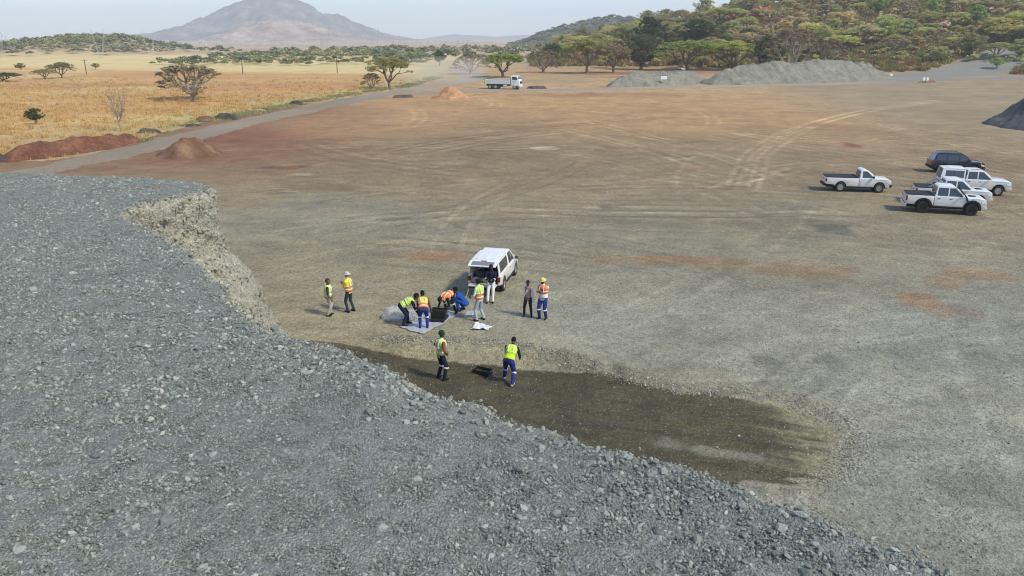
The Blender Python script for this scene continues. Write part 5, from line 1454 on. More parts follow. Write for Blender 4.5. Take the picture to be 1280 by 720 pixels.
def person(label, loc, yaw, o, **k):
    """k: pelvis, pitch, side, twist, hands (l, r), feet (l, r), head (pitch, turn), bends; o: outfit"""
    S = o.get('h', 1.74) / 1.74
    pel = vv(k.get('pelvis', (0, 0, 0.93))); pit = math.radians(k.get('pitch', 3)); sd = math.radians(k.get('side', 0)); tw = math.radians(k.get('twist', 0))
    R = Matrix.Rotation(tw, 3, 'Z') @ Matrix.Rotation(sd, 3, 'Y') @ Matrix.Rotation(-pit, 3, 'X')
    u = vv(R @ Vector((0, 0, 1))); rt = vv(R @ Vector((1, 0, 0))); fw = vv(R @ Vector((0, 1, 0)))
    curve = math.radians(k.get('curve', 0.35 * k.get('pitch', 3)))
    B = Body(); bulk = o.get('bulk', 1.0)
    def spine(t):
        bb = curve * t
        return pel + u * t + fw * (math.sin(bb) * t * 0.5)
    TR = [(-.13, .06, .06), (-.09, .14, .10), (-.02, .168, .125), (.10, .152, .118), (.22, .152, .115), (.34, .172, .118), (.43, .188, .115), (.49, .165, .098), (.535, .105, .075), (.57, .062, .060)]
    B.loft([(spine(t), a * bulk, b * bulk) for t, a, b in TR if t <= 0.06], rt, fw, 18, 'pants')
    B.loft([(spine(t), a * bulk, b * bulk) for t, a, b in TR if t >= -0.03], rt, fw, 18, 'top')
    nk = spine(.55)
    hp, ht = k.get('head', (0, 0))
    Rh = Matrix.Rotation(tw + math.radians(ht), 3, 'Z') @ Matrix.Rotation(-math.radians(hp), 3, 'X')
    hu = vv(Rh @ Vector((0, 0, 1))); hr = vv(Rh @ Vector((1, 0, 0))); hf = vv(Rh @ Vector((0, 1, 0)))
    hc = nk + unit(hu * 0.7 + u * 0.3) * 0.165 + hf * 0.015
    B.tube([nk, hc - hu * 0.05], [.058, .055], 'skin', 10)
    B.loft([(hc - hu * .118 + hf * .030, .030, .035), (hc - hu * .095 + hf * .022, .050, .062), (hc - hu * .05 + hf * .008, .066, .085), (hc, .074, .096), (hc + hu * .05 - hf * .004, .074, .096), (hc + hu * .09 - hf * .008, .058, .078), (hc + hu * .115 - hf * .008, .025, .035)], hr, hf, 16, 'skin')
    B.tube([hc + hf * .090 + hu * .012, hc + hf * .108 - hu * .022], [.010, .015], 'skin', 8)
    for sx in (-1, 1): B.tube([hc + hr * sx * .076 + hu * .022 - hf * .008, hc + hr * sx * .076 - hu * .025], [.015, .012], 'skin', 6)
    J = {}
    for i, sx in enumerate((-1, 1)):
        sh = spine(.455) + rt * sx * .185 * bulk
        hd = vv(k['hands'][i]) if k.get('hands') else vv((sx * .27, .03, .80))
        bend = vv(k.get('elbow', [(-.5, -.8, -.2), (.5, -.8, -.2)])[i])
        el, wr = ik(sh, hd, .29, .26, bend)
        ra = o.get('arm_r', 1.0)
        B.tube([sh, el], [.064 * ra, .048 * ra], 'sleeve_up'); B.tube([el, wr], [.047 * ra, .034 * ra], 'sleeve_lo')
        # hand: palm, four curled fingers and a thumb off the side of the palm
        f = unit(wr - el); px_ = unit(np.cross(f, vv((sx, 0.1, 0.2)))); pn = np.cross(px_, f)
        pc = wr + f * .05
        B.loft([(wr - f * .005, .028, .020), (wr + f * .03, .038, .018), (wr + f * .075, .042, .016), (wr + f * .092, .036, .012)], px_, pn, 10, 'hand')
        for q in range(4):
            b0 = wr + f * .085 + px_ * (-.031 + .0207 * q); ln = (.062, .075, .070, .052)[q]
            m = b0 + f * ln * .5 + pn * .008; t_ = b0 + f * ln * .85 + pn * .034
            B.tube([b0, m, t_], [.0105, .0098, .0085], 'hand', 6)
        b0 = wr + f * .025 - px_ * .034
        B.tube([b0, b0 + f * .032 - px_ * .022 + pn * .012, b0 + f * .060 - px_ * .020 + pn * .026], [.013, .011, .009], 'hand', 6)
        J['sh%d' % i], J['el%d' % i], J['wr%d' % i] = sh, el, wr
        hip = pel + rt * sx * .088 - u * .03
        ft = vv(k['feet'][i]) if k.get('feet') else vv((sx * .11, 0, 0)); ty = math.radians(ft[2]) if len(ft) > 2 else 0; 
        td = vv((math.sin(ty + sx * .12), math.cos(ty + sx * .12), 0))
        fz = k.get('footz', (0, 0))[i]
        an = vv((ft[0], ft[1], .095 + fz))
        kn, an = ik(hip, an, .425, .415, vv(k.get('knee', [(-.15, 1, 0), (.15, 1, 0)])[i]))
        rl = o.get('leg_r', 1.0)
        B.tube([hip, kn], [.092 * rl, .066 * rl], 'pants'); B.tube([kn, an + vv((0, 0, .0))], [.064 * rl, .052 * rl], 'pants' if not o.get('boots_high') else 'shin')
        sd_ = unit(np.cross(td, vv((0, 0, 1))))
        z0 = vv((0, 0, an[2] - .095 + .045))
        base = vv((an[0], an[1], 0)) + z0
        B.loft([(base - td * .085, .020, .030), (base - td * .07, .036, .043), (base + td * .02, .042, .045), (base + td * .10, .046, .036), (base + td * .155, .040, .026), (base + td * .180, .020, .012)], sd_, vv((0, 0, 1)), 12, 'shoe')
        B.tube([an, base + vv((0, 0, 0))], [.046, .040], 'shoe', 10)
        J['kn%d' % i], J['an%d' % i], J['hip%d' % i] = kn, an, hip
    return dict(B=B, label=label, loc=loc, yaw=yaw, o=o, S=S, spine=spine, rt=rt, fw=fw, u=u, hc=hc, hu=hu, hr=hr, hf=hf, J=J, TR=TR, bulk=bulk)

def finish_people(L):
    """voxel-join every body into one continuous skin in a scratch scene, then dress it"""
    ts = bpy.data.scenes.new('scratch'); raws = []
    for p in L:
        me = bpy.data.meshes.new('raw'); me.from_pydata(p['B'].V, [], p['B'].F)
        bm = bmesh.new(); bm.from_mesh(me); bmesh.ops.recalc_face_normals(bm, faces=bm.faces); bm.to_mesh(me); bm.free()
        ob = bpy.data.objects.new('raw', me); ts.collection.objects.link(ob)
        m = ob.modifiers.new('r', 'REMESH'); m.mode = 'VOXEL'; m.voxel_size = 0.0125
        m = ob.modifiers.new('s', 'SMOOTH'); m.iterations = 2; m.factor = 0.5
        raws.append(ob)
    vl = ts.view_layers[0]; vl.update(); dg = vl.depsgraph; dg.update()
    for p, ob in zip(L, raws):
        me = bpy.data.meshes.new_from_object(ob.evaluated_get(dg))
        dress(p, me)
    for ob in raws:
        m = ob.data; bpy.data.objects.remove(ob); bpy.data.meshes.remove(m)
    bpy.data.scenes.remove(ts)

def dress(p, me):
    o = p['o']; S = p['S']
    n = len(me.polygons); C = np.zeros(n * 3); me.polygons.foreach_get('center', C); C = C.reshape(-1, 3)
    tags = ['skin', 'pants', 'top', 'sleeve_up', 'sleeve_lo', 'hand', 'shoe', 'shin', 'eye']
    best = np.full(n, 1e9); lab = np.zeros(n, int)
    for a, b, ra, rb, tg in p['B'].seg:
        d = b - a; L2 = d @ d + 1e-12
        t = np.clip(((C - a) @ d) / L2, 0, 1)
        q = np.linalg.norm(C - a - t[:, None] * d, axis=1) - (ra + (rb - ra) * t)
        m = q < best; best[m] = q[m]; lab[m] = tags.index(tg)
    for sx in (-1, 1):
        e = p['hc'] + p['hf'] * .088 + p['hr'] * sx * .031 + p['hu'] * .022
        lab[(np.linalg.norm(C - e, axis=1) < .014)] = 8
    mo = p['hc'] + p['hf'] * .085 - p['hu'] * .058
    dm = C - mo; lab[(np.abs(dm @ p['hr']) < .024) & (np.abs(dm @ p['hu']) < .007) & (np.abs(dm @ p['hf']) < .05)] = 8
    me.materials.clear()
    sk = o['skin']
    for tg in tags:
        me.materials.append({'skin': sk, 'pants': o['pants'], 'top': o['top'], 'sleeve_up': o.get('sleeve', o['top']), 'sleeve_lo': o.get('forearm', o.get('sleeve', o['top'])), 'hand': o.get('glove', sk), 'shoe': o.get('shoe', C_boot), 'shin': C_boot, 'eye': C_hair}[tg])
    me.polygons.foreach_set('material_index', lab.astype(np.int32)); me.polygons.foreach_set('use_smooth', np.ones(n, bool)); me.update()
    ob = bpy.data.objects.new('person', me); COL.objects.link(ob)
    ob.location = p['loc']; ob.rotation_euler = (0, 0, p['yaw']); ob.scale = (S,) * 3
    tag(ob, p['label'], 'person')
    rt, fw, sp, bk = p['rt'], p['fw'], p['spine'], p['bulk']
    def ring_at(t, ex):
        a = np.interp(t, [q[0] for q in p['TR']], [q[1] for q in p['TR']]); b = np.interp(t, [q[0] for q in p['TR']], [q[2] for q in p['TR']])
        return (sp(t), a * bk + ex, b * bk + ex)
    def part(name, rings, ax, ay, mat, nn=22, par=ob):
        b_ = Body(); b_.loft(rings, ax, ay, nn)
        m = bpy.data.meshes.new(name); m.from_pydata(b_.V, [], b_.F)
        bm = bmesh.new(); bm.from_mesh(m); bmesh.ops.recalc_face_normals(bm, faces=bm.faces)
        for f in bm.faces: f.smooth = len(f.verts) == 4
        bm.to_mesh(m); bm.free()
        return link(name, m, mat, par)
    if 'vest' in o:
        up, lo = o['vest']
        v = part('vest', [ring_at(t, .026) for t in (.20, .26, .32, .38, .44, .48)] + [ring_at(.525, .012), ring_at(.55, .002)], rt, fw, up)
        part('vest_hem', [ring_at(t, .030 - .01 * (t > .1)) for t in (.015, .06, .12, .17, .203)], rt, fw, lo, par=v)
        for t in o.get('bands', (.10, .25)): part('reflective_band', [ring_at(t - .022, .033), ring_at(t + .022, .033)], rt, fw, C_band, par=v)
        for sx in (-1, 1):
            b_ = MB(); pts = [sp(t) + rt * sx * .085 + fw * w for t, w in ((.26, .150), (.40, .152), (.50, .115), (.545, .01), (.50, -.112), (.40, -.150), (.26, -.148))]
            b_.tube([tuple(q) for q in pts], .016, 5); b_.build('shoulder_band', C_band, v)
    J = p['J']
    if o.get('leg_bands'):
        for i in (0, 1):
            for A, B_, t in ((J['kn%d' % i], J['an%d' % i], .12),):
                d = B_ - A; un = unit(d); x = unit(np.cross(un, [.3, .8, .3])); y = np.cross(un, x); c = A + d * t; r = .074 * o.get('leg_r', 1)
                part('leg_band', [(c - un * .03, r, r), (c + un * .03, r, r)], x, y, C_band)
    if o.get('arm_bands'):
        for i in (0, 1):
            A, B_ = J['el%d' % i], J['wr%d' % i]; d = B_ - A; un = unit(d); x = unit(np.cross(un, [.3, .8, .3])); y = np.cross(un, x); c = A + d * .3
            part('arm_band', [(c - un * .028, .053, .053), (c + un * .028, .052, .052)], x, y, C_band)
    hc, hu, hr, hf = p['hc'], p['hu'], p['hr'], p['hf']
    kind, m = o.get('hat', ('hair', C_hair))
    bk_ = hc - hf * .012
    if kind == 'hair':
        part('hair', [(bk_ + hu * .022 - hf * .016, .078, .092), (bk_ + hu * .06 - hf * .004, .080, .100), (bk_ + hu * .095, .066, .086), (bk_ + hu * .122, .034, .046), (bk_ + hu * .128, .008, .01)], hr, hf, m)
        part('hair_back', [(bk_ - hf * .032 - hu * .055, .058, .062), (bk_ - hf * .030 + hu * .0, .076, .080), (bk_ - hf * .026 + hu * .05, .077, .084)], hr, hf, m)
    elif kind == 'beanie':
        part('beanie', [(bk_ + hu * .018, .086, .106), (bk_ + hu * .06, .090, .108), (bk_ + hu * .105, .078, .094), (bk_ + hu * .14, .046, .058), (bk_ + hu * .152, .01, .014)], hr, hf, m)
        part('beanie_cuff', [(bk_ + hu * .012, .091, .111), (bk_ + hu * .048, .093, .113)], hr, hf, m)
    elif kind == 'brim':
        h = part('hat', [(bk_ + hu * .045, .088, .106), (bk_ + hu * .09, .088, .104), (bk_ + hu * .125, .072, .086), (bk_ + hu * .138, .03, .04)], hr, hf, m)
        part('brim', [(bk_ + hu * .038, .148, .166), (bk_ + hu * .052, .120, .138), (bk_ + hu * .060, .092, .110)], hr, hf, m, par=h)
    return ob

D = math.radians
PEOPLE = [
 person('person in lime vest and light khaki trousers standing with arms down', (-7.59, 29.66, .05), D(-82), dict(skin=SKIN_T, top=C_dgreen, forearm=SKIN_T, pants=C_khaki, vest=(C_paleL, C_paleL), hat=('hair', C_ghair), bulk=1.12, h=1.60), hands=((-.25, .10, .86), (.24, .14, .86)), feet=((-.11, .02), (.11, -.05))),
 person('person in pale brimmed hat, yellow and orange jacket and dark jeans', (-6.82, 30.14, .05), D(62), dict(skin=SKIN_L, top=C_yel, sleeve=C_yel, pants=C_jean, vest=(C_yel, C_org), hat=('brim', C_pale), h=1.72), hands=((-.02, .30, 1.22), (.06, .30, 1.18)), feet=((-.12, .02), (.13, -.10)), twist=6),
 person('person in dark clothes and lime vest bending over the plastic sheet', (-4.25, 28.55, .05), D(-78), dict(skin=SKIN_B, top=C_navy, pants=C_navy, vest=(C_lime, C_lime), hat=('hair', C_hair), arm_bands=True, leg_r=1.08), pelvis=(0, -.16, .86), pitch=62, hands=((-.16, .52, .50), (.20, .50, .46)), feet=((-.13, .08), (.14, -.12)), head=(20, 10)),
 person('person in yellow and orange vest and blue trousers bending beside the sample box', (-3.50, 28.19, .05), D(8), dict(skin=SKIN_B, top=C_dgreen, sleeve=C_brown, pants=C_blue, vest=(C_yel, C_org), hat=('hair', C_hair), leg_bands=True, leg_r=1.12), pelvis=(0, -.10, .86), pitch=48, hands=((-.20, .42, .62), (.32, .40, .62)), feet=((-.14, .04), (.14, -.02)), head=(25, 0)),
 person('person in orange vest and black trousers stooped low over the sample box', (-2.62, 30.05, .05), D(146), dict(skin=SKIN_B, top=C_org, sleeve=C_black, pants=C_black, vest=(C_org, C_org), hat=('hair', C_hair), leg_bands=True), pelvis=(0, -.10, .82), pitch=92, hands=((-.16, .55, .36), (.18, .52, .34)), feet=((-.34, -.02), (.30, -.12)), head=(70, 0)),
 person('person in royal blue overalls squatting beside the sheets', (-2.08, 30.25, .05), D(74), dict(skin=SKIN_B, top=C_royal, pants=C_royal, hat=('hair', C_hair), arm_bands=True, leg_r=1.1), pelvis=(0, -.14, .36), pitch=38, hands=((-.14, .52, .34), (.16, .54, .36)), feet=((-.15, .12), (.16, .02)), head=(25, 0)),
 person('person in lime and orange vest and faded jeans standing near the tailgate', (-1.31, 29.09, .05), D(52), dict(skin=SKIN_B, top=C_white, pants=C_ljean, vest=(C_lime, C_org), hat=('hair', C_hair), h=1.76), hands=((-.16, .30, 1.0), (.20, .26, .98)), feet=((-.17, .03), (.16, -.06)), head=(15, 10)),
 person('person in dark jacket and white trousers leaning on the tailgate', (-0.92, 31.55, .05), D(176), dict(skin=SKIN_B, top=C_navy, pants=C_wpant, hat=('hair', C_hair), arm_bands=True, leg_r=1.05), pelvis=(0, -.16, .82), pitch=8, hands=((-.06, .22, 1.02), (.12, .24, 1.05)), feet=((-.10, .28), (.12, .32)), head=(12, 20)),
 person('person in white sleeves, rose top and black trousers with one hand raised', (0.66, 29.56, .05), D(168), dict(skin=SKIN_B, top=C_pink, sleeve=C_white, pants=C_black, hat=('hair', C_hair), h=1.57, glove=C_white), hands=((-.27, .05, .80), (.02, .24, 1.28)), feet=((-.17, .02), (.17, .02)), head=(8, 5)),
 person('person in yellow hat, pale vest and blue overalls with folded arms', (1.27, 29.30, .05), D(152), dict(skin=SKIN_B, top=C_white, forearm=SKIN_B, pants=C_blue, vest=(C_org, C_white), bands=(.30,), hat=('brim', C_yhat), leg_bands=True, leg_r=1.2, bulk=1.1, h=1.74), hands=((.10, .22, 1.22), (-.06, .22, 1.30)), feet=((-.14, .0), (.14, .06)), head=(10, 0)),
 person('person in green beanie and pale vest with hand on hip on the damp pad', (-2.46, 24.2, -.30), D(-58), dict(skin=SKIN_B, top=C_paleL, sleeve=C_brown, pants=C_navy, vest=(C_paleL, C_paleL), hat=('beanie', C_green), leg_bands=True, boots_high=False, leg_r=1.12, h=1.78), hands=((-.21, .12, 1.02), (.22, .10, 1.0)), elbow=((-1, -.7, .1), (1, -.7, .1)), feet=((-.16, -.03), (.15, .04)), head=(5, -15)),
 person('person in bright lime vest seen from behind, stepping across the damp pad', (-0.10, 23.95, -.30), D(-14), dict(skin=SKIN_T, top=C_navy, pants=C_blue, vest=(C_lime, C_lime), bands=(), hat=('hair', C_hair), leg_bands=True, leg_r=1.15, shoe=C_tan, h=1.80), pelvis=(.02, -.10, .85), pitch=40, side=5, hands=((-.18, .46, .72), (.26, .44, .72)), feet=((-.22, .24), (.17, -.26)), head=(45, 0)),
]
finish_people(PEOPLE)

# ------------------------------------------------------------------ sampling gear
def film_mat(name, col, alpha):
    t = NT(name)
    co = t.n('TexCoord').outputs['Object']
    nz = t.noise(co, 5, 4, 0.6)
    b = t.n('BsdfPrincipled', {'Base Color': c4(col), 'Roughness': 0.28, 'Alpha': t.math('MULTIPLY_ADD', nz, 0.5, alpha - 0.25)})
    bp = t.n('Bump', {'Height': nz, 'Strength': 0.5, 'Distance': 0.05}); t.set(b.inputs['Normal'], bp)
    t.t.links.new(b.outputs[0], t.out.inputs[0])
    return t.m
M_film = film_mat('clear_plastic_film', (.60, .64, .68), 0.42)
M_sheet = film_mat('white_plastic_sheet', (.72, .73, .74), 1.0)
M_greyf = film_mat('grey_plastic_sheet', (.45, .47, .50), 0.95)

def sheet(name, corners, z, seed, mat, label, amp=0.05, n=34, fold=1.0):
    P = [vv((*c, 0)) for c in corners]; ctr = sum(P) / 4
    U, Vv = np.meshgrid(np.linspace(0, 1, n), np.linspace(0, 1, n)); u = U.ravel(); v = Vv.ravel()
    e = 0.10 * fbm(v * 4, v * 0 + seed, 2, seed); u2 = u + e * (np.abs(u - .5) * 2) ** 3 * np.sign(u - .5); e = 0.10 * fbm(u * 4, u * 0 + seed + 5, 2, seed + 1); v2 = v + e * (np.abs(v - .5) * 2) ** 3 * np.sign(v - .5)
    p = (P[0][None] * ((1 - u2) * (1 - v2))[:, None] + P[1][None] * (u2 * (1 - v2))[:, None] + P[2][None] * (u2 * v2)[:, None] + P[3][None] * ((1 - u2) * v2)[:, None]) - ctr
    p[:, 2] = 0.012 + amp * np.abs(fbm(p[:, 0] * 4 * fold, p[:, 1] * 4 * fold, 3, seed + 3)) + amp * .5 * (np.abs(fbm(p[:, 0] * 11, p[:, 1] * 11, 2, seed + 4)))
    me = mesh_np(name, p, grid_faces(n, n), smooth=True); o = link(name, me, mat); o.location = (ctr[0], ctr[1], z)
    m = o.modifiers.new('thickness', 'SOLIDIFY'); m.thickness = 0.004
    return tag(o, label, 'sheet')
sheet('plastic_sheet', [(-4.45, 28.35), (-3.45, 27.62), (-2.15, 29.75), (-3.3, 30.4)], .06, 701, M_greyf, 'grey plastic sheet spread on the ground under the sample box', .03)
sheet('plastic_sheet', [(-1.62, 28.05), (-0.95, 27.95), (-0.72, 28.35), (-1.50, 28.75)], .06, 711, M_sheet, 'crumpled white plastic sheet lying alone in front of the crew', .10)
sheet('plastic_sheet', [(-2.05, 29.55), (-1.45, 29.6), (-1.35, 30.15), (-1.85, 30.2)], .06, 721, M_greyf, 'small grey sheet between the squatting person and the faded jeans', .04)

def crumple(name, loc, size, seed, mat, label, cat):
    bm = bmesh.new(); bmesh.ops.create_icosphere(bm, subdivisions=5, radius=1.0)
    V = np.array([v.co[:] for v in bm.verts])
    r = 1 + 0.30 * fbm(V[:, 0] * 2 + V[:, 2], V[:, 1] * 2 - V[:, 2], 3, seed) + 0.34 * np.abs(fbm(V[:, 0] * 4 + V[:, 2] * 2, V[:, 1] * 4 + V[:, 2] * 3, 3, seed + 2))
    for v, k in zip(bm.verts, r): v.co = Vector((v.co.x * k * size[0], v.co.y * k * size[1], max(v.co.z * k + .35, 0.0) * size[2]))
    me = bpy.data.meshes.new(name); bm.to_mesh(me); bm.free()
    o = link(name, me, mat); o.location = loc
    return tag(o, label, cat)
crumple('plastic_film', (-4.85, 29.35, .055), (.42, .36, .33), 731, M_film, 'billowing heap of clear plastic film behind the bending crew', 'plastic film')
crumple('plastic_film', (-4.05, 29.35, .075), (.34, .32, .24), 741, M_film, 'lower bundle of clear film next to the sample box', 'plastic film')

def sample_box():
    e = empty('sample_box', (-2.98, 29.15, .085), D(-12)); tag(e, 'black slotted sample splitter box standing on the grey sheet', 'sample box')
    w, d, h = .56, .34, .44
    for s in (-1, 1):
        MB().prism([(-w / 2, 0.0), (-w / 2 - .04, h), (w / 2 + .04, h), (w / 2, 0.0)], s * d / 2 - .012, s * d / 2 + .012).build('side_panel', M_black, e, bevel=.004)
        MB().box(s * (w / 2 + .02) - .012, s * (w / 2 + .02) + .012, -d / 2 + .013, d / 2 - .013, 0.02, h - .03).build('end_panel', M_black, e, bevel=.004)
        MB().tube([(s * (w / 2 + .04), -.09, h - .12), (s * (w / 2 + .11), -.09, h - .10), (s * (w / 2 + .11), .09, h - .10), (s * (w / 2 + .04), .09, h - .12)], .012, 6).build('handle', M_chrome, e)
    for k in range(8):
        x = -w / 2 + .06 + k * .063
        MB().add([(x - .004, -d / 2 + .02, h - .04), (x + .004, -d / 2 + .02, h - .04), (x + .004, d / 2 - .02, h - .04), (x - .004, d / 2 - .02, h - .04), (x - .004, -d / 2 + .02, .16), (x + .004, -d / 2 + .02, .16), (x + .004, d / 2 - .02, .16), (x - .004, d / 2 - .02, .16)], [(0, 1, 2, 3), (7, 6, 5, 4), (0, 4, 5, 1), (1, 5, 6, 2), (2, 6, 7, 3), (3, 7, 4, 0)]).build('slat', M_under, e)
    for s in (-1, 1): MB().box(-w / 2 - .02, w / 2 + .02, s * (d / 2 + .11) - .09, s * (d / 2 + .11) + .09, .0, .10).build('catch_pan', M_black, e, bevel=.006)
sample_box()

def tray(loc, rz, L_, W_, H_, label):
    e = empty('sample_tray', loc, rz); tag(e, label, 'tray')
    MB().box(-L_ / 2, L_ / 2, -W_ / 2, W_ / 2, .0, .012).build('base', M_black, e)
    for s in (-1, 1):
        MB().prism([(-L_ / 2, .012), (-L_ / 2 - .02, H_), (L_ / 2 + .02, H_), (L_ / 2, .012)], s * W_ / 2 - .008, s * W_ / 2 + .008).build('long_side', M_black, e)
        MB().box(s * (L_ / 2 + .01) - .008, s * (L_ / 2 + .01) + .008, -W_ / 2 + .009, W_ / 2 - .009, .012, H_ - .005).build('short_side', M_black, e)
        MB().tube([(s * (L_ / 2 + .02), -.06, H_ - .03), (s * (L_ / 2 + .06), -.05, H_ - .01), (s * (L_ / 2 + .06), .05, H_ - .01), (s * (L_ / 2 + .02), .06, H_ - .03)], .009, 6).build('handle', M_chrome, e)
    MB().box(-L_ / 2 + .01, L_ / 2 - .01, -W_ / 2 + .01, W_ / 2 - .01, .013, .05).build('sample', M_heapk, e)
tray((-1.05, 24.72, -.30), D(-28), .58, .34, .15, 'black sample tray lying on the damp pad between two workers')

# things lying in the load bed of the sampling pickup
Mx = SAMPLING.matrix_basis
def in_bed(x, y, z):
    a = D(77.5); return (-0.80 + .82 * (x * math.cos(a) - y * math.sin(a)), 34.18 + .82 * (x * math.sin(a) + y * math.cos(a)), .05 + .82 * z)
M_sack = plain('woven_sack', (.55, .53, .47), .9, .25, 7); M_sackg = plain('olive_sack', (.17, .18, .12), .9, .3, 7); M_tub = plain('grey_tub', (.13, .14, .145), .6, .15, 6)
def sack(loc, s, seed, m, label):
    crumple('sample_sack', loc, s, seed, m, label, 'sack')
sack(in_bed(-2.2, .52, .69), (.18, .16, .16), 751, M_sack, 'white woven sack at the near corner of the pickup load bed')
sack(in_bed(-2.15, .10, .69), (.19, .16, .14), 761, M_sackg, 'olive sack lying in the middle of the pickup load bed')
sack(in_bed(-1.7, -.25, .69), (.2, .18, .19), 771, M_sackg, 'bulging olive sack deeper inside the pickup load bed')
tub = empty('tub', in_bed(-1.75, .42, .69), 0.3); tag(tub, 'grey round tub standing inside the pickup canopy', 'tub')
tub.scale = (.8,) * 3
MB().lathe([(.22, 0), (.27, .40), (.29, .42), (.29, .45), (.25, .45), (.24, .40), (.20, .05)], (0, 0, 0), 'z', 22).build('bucket', M_tub, tub, smooth=True)
MB().tube([(-.28, 0, .42), (-.2, 0, .62), (0, 0, .70), (.2, 0, .62), (.28, 0, .42)], .010, 5).build('handle', M_chrome, tub)
hose = MB().tube([(-1.92, 32.0, .5), (-1.96, 31.75, .34), (-2.06, 31.4, .16), (-2.24, 30.95, .08), (-2.40, 30.9, .075), (-2.36, 30.7, .075)], .018, 6).build('strap', plain('yellow_strap', (.35, .33, .10), .8), None, smooth=True)
tag(hose, 'yellow strap hanging from the corner of the open tailgate', 'strap')

# ------------------------------------------------------------------ marker boards
M_board = plain('white_board', (.82, .82, .80), .5, .04, 5)
def board(x, y, w, h, z, label, rz=0.0, group=None):
    e = empty('marker_board', (x, y, z), rz); tag(e, label, 'sign', group)
    MB().box(-w / 2, w / 2, -.02, .02, .55, .55 + h).build('panel', M_board, e, bevel=.005)
    for s in (-1, 1): MB().box(s * w * .35 - .03, s * w * .35 + .03, .021, .06, 0, .55 + h * .9).build('post', M_steelw, e)
board(36.6, 189.6, 1.5, .75, 1.1, 'white marker board standing on the low gravel heap')
board(106.6, 222.0, 1.3, .6, .4, 'white marker board at the far end of the long gravel heap')
board(106.6, 203.6, .55, .8, .1, 'left one of two small white boards beside the haul road')
board(107.5, 203.6, .55, .8, .1, 'right one of two small white boards beside the haul road')

# ------------------------------------------------------------------ pylons, poles and wires
M_galv = plain('galvanised_steel', (.46, .47, .47), .6, .1, .4)
M_pole = plain('creosote_pole', (.13, .10, .075), .9, .2, 2)
M_wire = plain('conductor', (.10, .10, .11), .6, .05, 1)
def pylon(x, y, h, label, rz=0.3):
    e = empty('pylon', (x, y, float(hill_z(np.array([x]), np.array([y]))[0]) - .3), rz); tag(e, label, 'pylon', 'power line pylons')
    k = h / 26.0; r = .07 * k
    for s in (-1, 1):
        lg = MB()
        a = (s * 1.2 * k, 0, 0); b = (s * 4.8 * k, 0, 20 * k)
        for dx, dy in ((-.35, -.35), (.35, -.35), (.35, .35), (-.35, .35)):
            lg.tube([(a[0] + dx * .3, dy * .3, 0), ((a[0] + b[0]) / 2 + dx, dy, 10 * k), (b[0] + dx * .5, dy * .5, 20 * k), (b[0] + dx * .2, dy * .2, 25 * k)], r, 4)
        for i in range(9):
            t = i / 9; t2 = (i + 1) / 9
            lg.tube([(a[0] + (b[0] - a[0]) * t - .5, .3, 20 * k * t), (a[0] + (b[0] - a[0]) * t2 + .5, -.3, 20 * k * t2)], r * .6, 3)
        lg.build('leg', M_galv, e)
    cb = MB(); cb.tube([(-9 * k, 0, 20.4 * k), (9 * k, 0, 20.4 * k)], r, 4); cb.tube([(-9 * k, 0, 20.4 * k), (-4.8 * k, 0, 21.8 * k), (4.8 * k, 0, 21.8 * k), (9 * k, 0, 20.4 * k)], r, 4)
    for i in range(12): cb.tube([((-8.4 + 1.4 * i) * k, 0, 20.4 * k), ((-7.7 + 1.4 * i) * k, 0, 21.6 * k)], r * .6, 3)
    cb.build('cross_arm', M_galv, e)
    for x_ in (-8.5, 0, 8.5): MB().tube([(x_ * k, 0, 20.3 * k), (x_ * k, 0, 18.2 * k)], r * 1.1, 4).build('insulator', plain('insulator', (.2, .2, .2)), e)
for x, y, h, lab in [(45, 440, 14, 'pale lattice pylon above the olive acacia left of the grey heaps'), (66, 520, 12, 'pale lattice pylon to the right of its twin above the acacias'), (-243, 470, 17, 'slim pylon in the golden field left of the thorn tree belt'), (-218, 480, 16, 'slim pylon standing right of its twin in the golden field'),
                       (-322, 500, 15, 'slim pylon in front of the small bushy koppie'), (-150, 640, 20, 'faint pylon above the thorn tree belt'), (-120, 700, 20, 'faint pylon above the tree belt nearer to the road')]:
    pylon(x, y, h, lab)
def pole(x, y, h, label):
    e = empty('utility_pole', (x, y, 0)); tag(e, label, 'pole', 'wooden poles in the field')
    MB().tube([(0, 0, -.2), (0.05, 0, h)], [.16, .11], 7).build('shaft', M_pole, e)
    MB().box(-.9, .9, -.05, .05, h - .5, h - .36).build('cross_bar', M_pole, e)
pole(-137, 254, 4.6, 'leaning wooden pole in the field left of the broad thorn tree'); pole(-88, 258, 4.4, 'wooden pole right of the broad thorn tree'); pole(-58, 262, 4.6, 'wooden pole in the field near the crooked acacia')
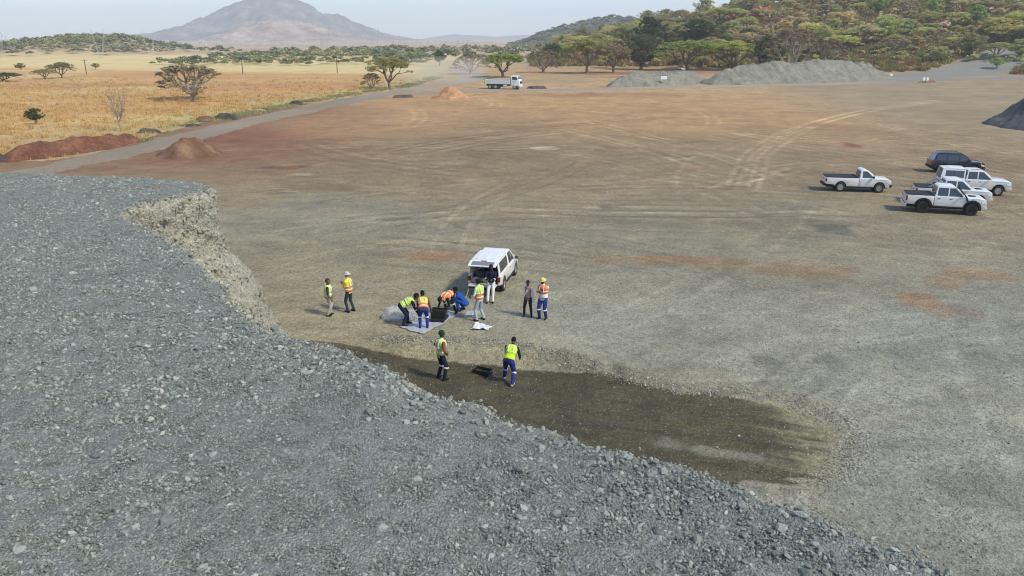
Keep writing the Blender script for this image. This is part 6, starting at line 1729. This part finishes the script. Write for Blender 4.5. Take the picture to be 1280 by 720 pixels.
def wire(a, b, sag, label):
    pts = [tuple(np.array(a) + (np.array(b) - np.array(a)) * t - np.array([0, 0, sag * 4 * t * (1 - t)])) for t in np.linspace(0, 1, 24)]
    tag(MB().tube(pts, .045, 4).build('power_line', M_wire, None), label, 'wire', 'power lines over the yard')
wire((45, 440, 19.5), (150, 140, 34), 4.0, 'upper power line crossing the sky over the hillside'); wire((49, 440, 18.5), (150, 152, 31), 4.0, 'lower power line crossing the sky over the hillside')

# ------------------------------------------------------------------ far village and dust
def village():
    n = 70; mb = MB(); r = random.Random(9)
    for i in range(n):
        y = r.uniform(1300, 2750); x = -(y / 950) * r.uniform(40, 460)
        w, d, h = r.uniform(6, 12), r.uniform(6, 9), r.uniform(2.8, 4.2); z = -2
        mb.box(x - w / 2, x + w / 2, y - d / 2, y + d / 2, z, z + h + 3)
        mb.prism([(x - w / 2 - .4, z + h + 3), (x, z + h + 4.6), (x + w / 2 + .4, z + h + 3)], y - d / 2, y + d / 2)
    tag(mb.build('village', plain('whitewash', (.50, .45, .40), .9, .2, .05), None), 'scattered pale houses of a far village under the mountain', 'village', kind='stuff')
village()

def dust_cloud():
    bm = bmesh.new(); bmesh.ops.create_icosphere(bm, subdivisions=4, radius=1.0)
    for v in bm.verts:
        k = 1 + .35 * float(fbm(np.array([v.co.x * 2 + 3]), np.array([v.co.y * 2 + v.co.z]), 3, 801)[0]); v.co = Vector((v.co.x * 13 * k, v.co.y * 26 * k, v.co.z * 3.4 * k))
    me = bpy.data.meshes.new('dust'); bm.to_mesh(me); bm.free()
    m = bpy.data.materials.new('road_dust'); m.use_nodes = True; m.node_tree.nodes.clear()
    o_ = m.node_tree.nodes.new('ShaderNodeOutputMaterial'); v_ = m.node_tree.nodes.new('ShaderNodeVolumePrincipled')
    v_.inputs['Color'].default_value = (.95, .88, .78, 1); v_.inputs['Density'].default_value = .011
    m.node_tree.links.new(v_.outputs[0], o_.inputs['Volume'])
    o = link('dust', me, m); o.location = (-17, 208, 3.2); o.rotation_euler = (0, 0, -.12)
    tag(o, 'thin cloud of road dust drifting behind the tipper truck', 'dust', kind='stuff')
dust_cloud()
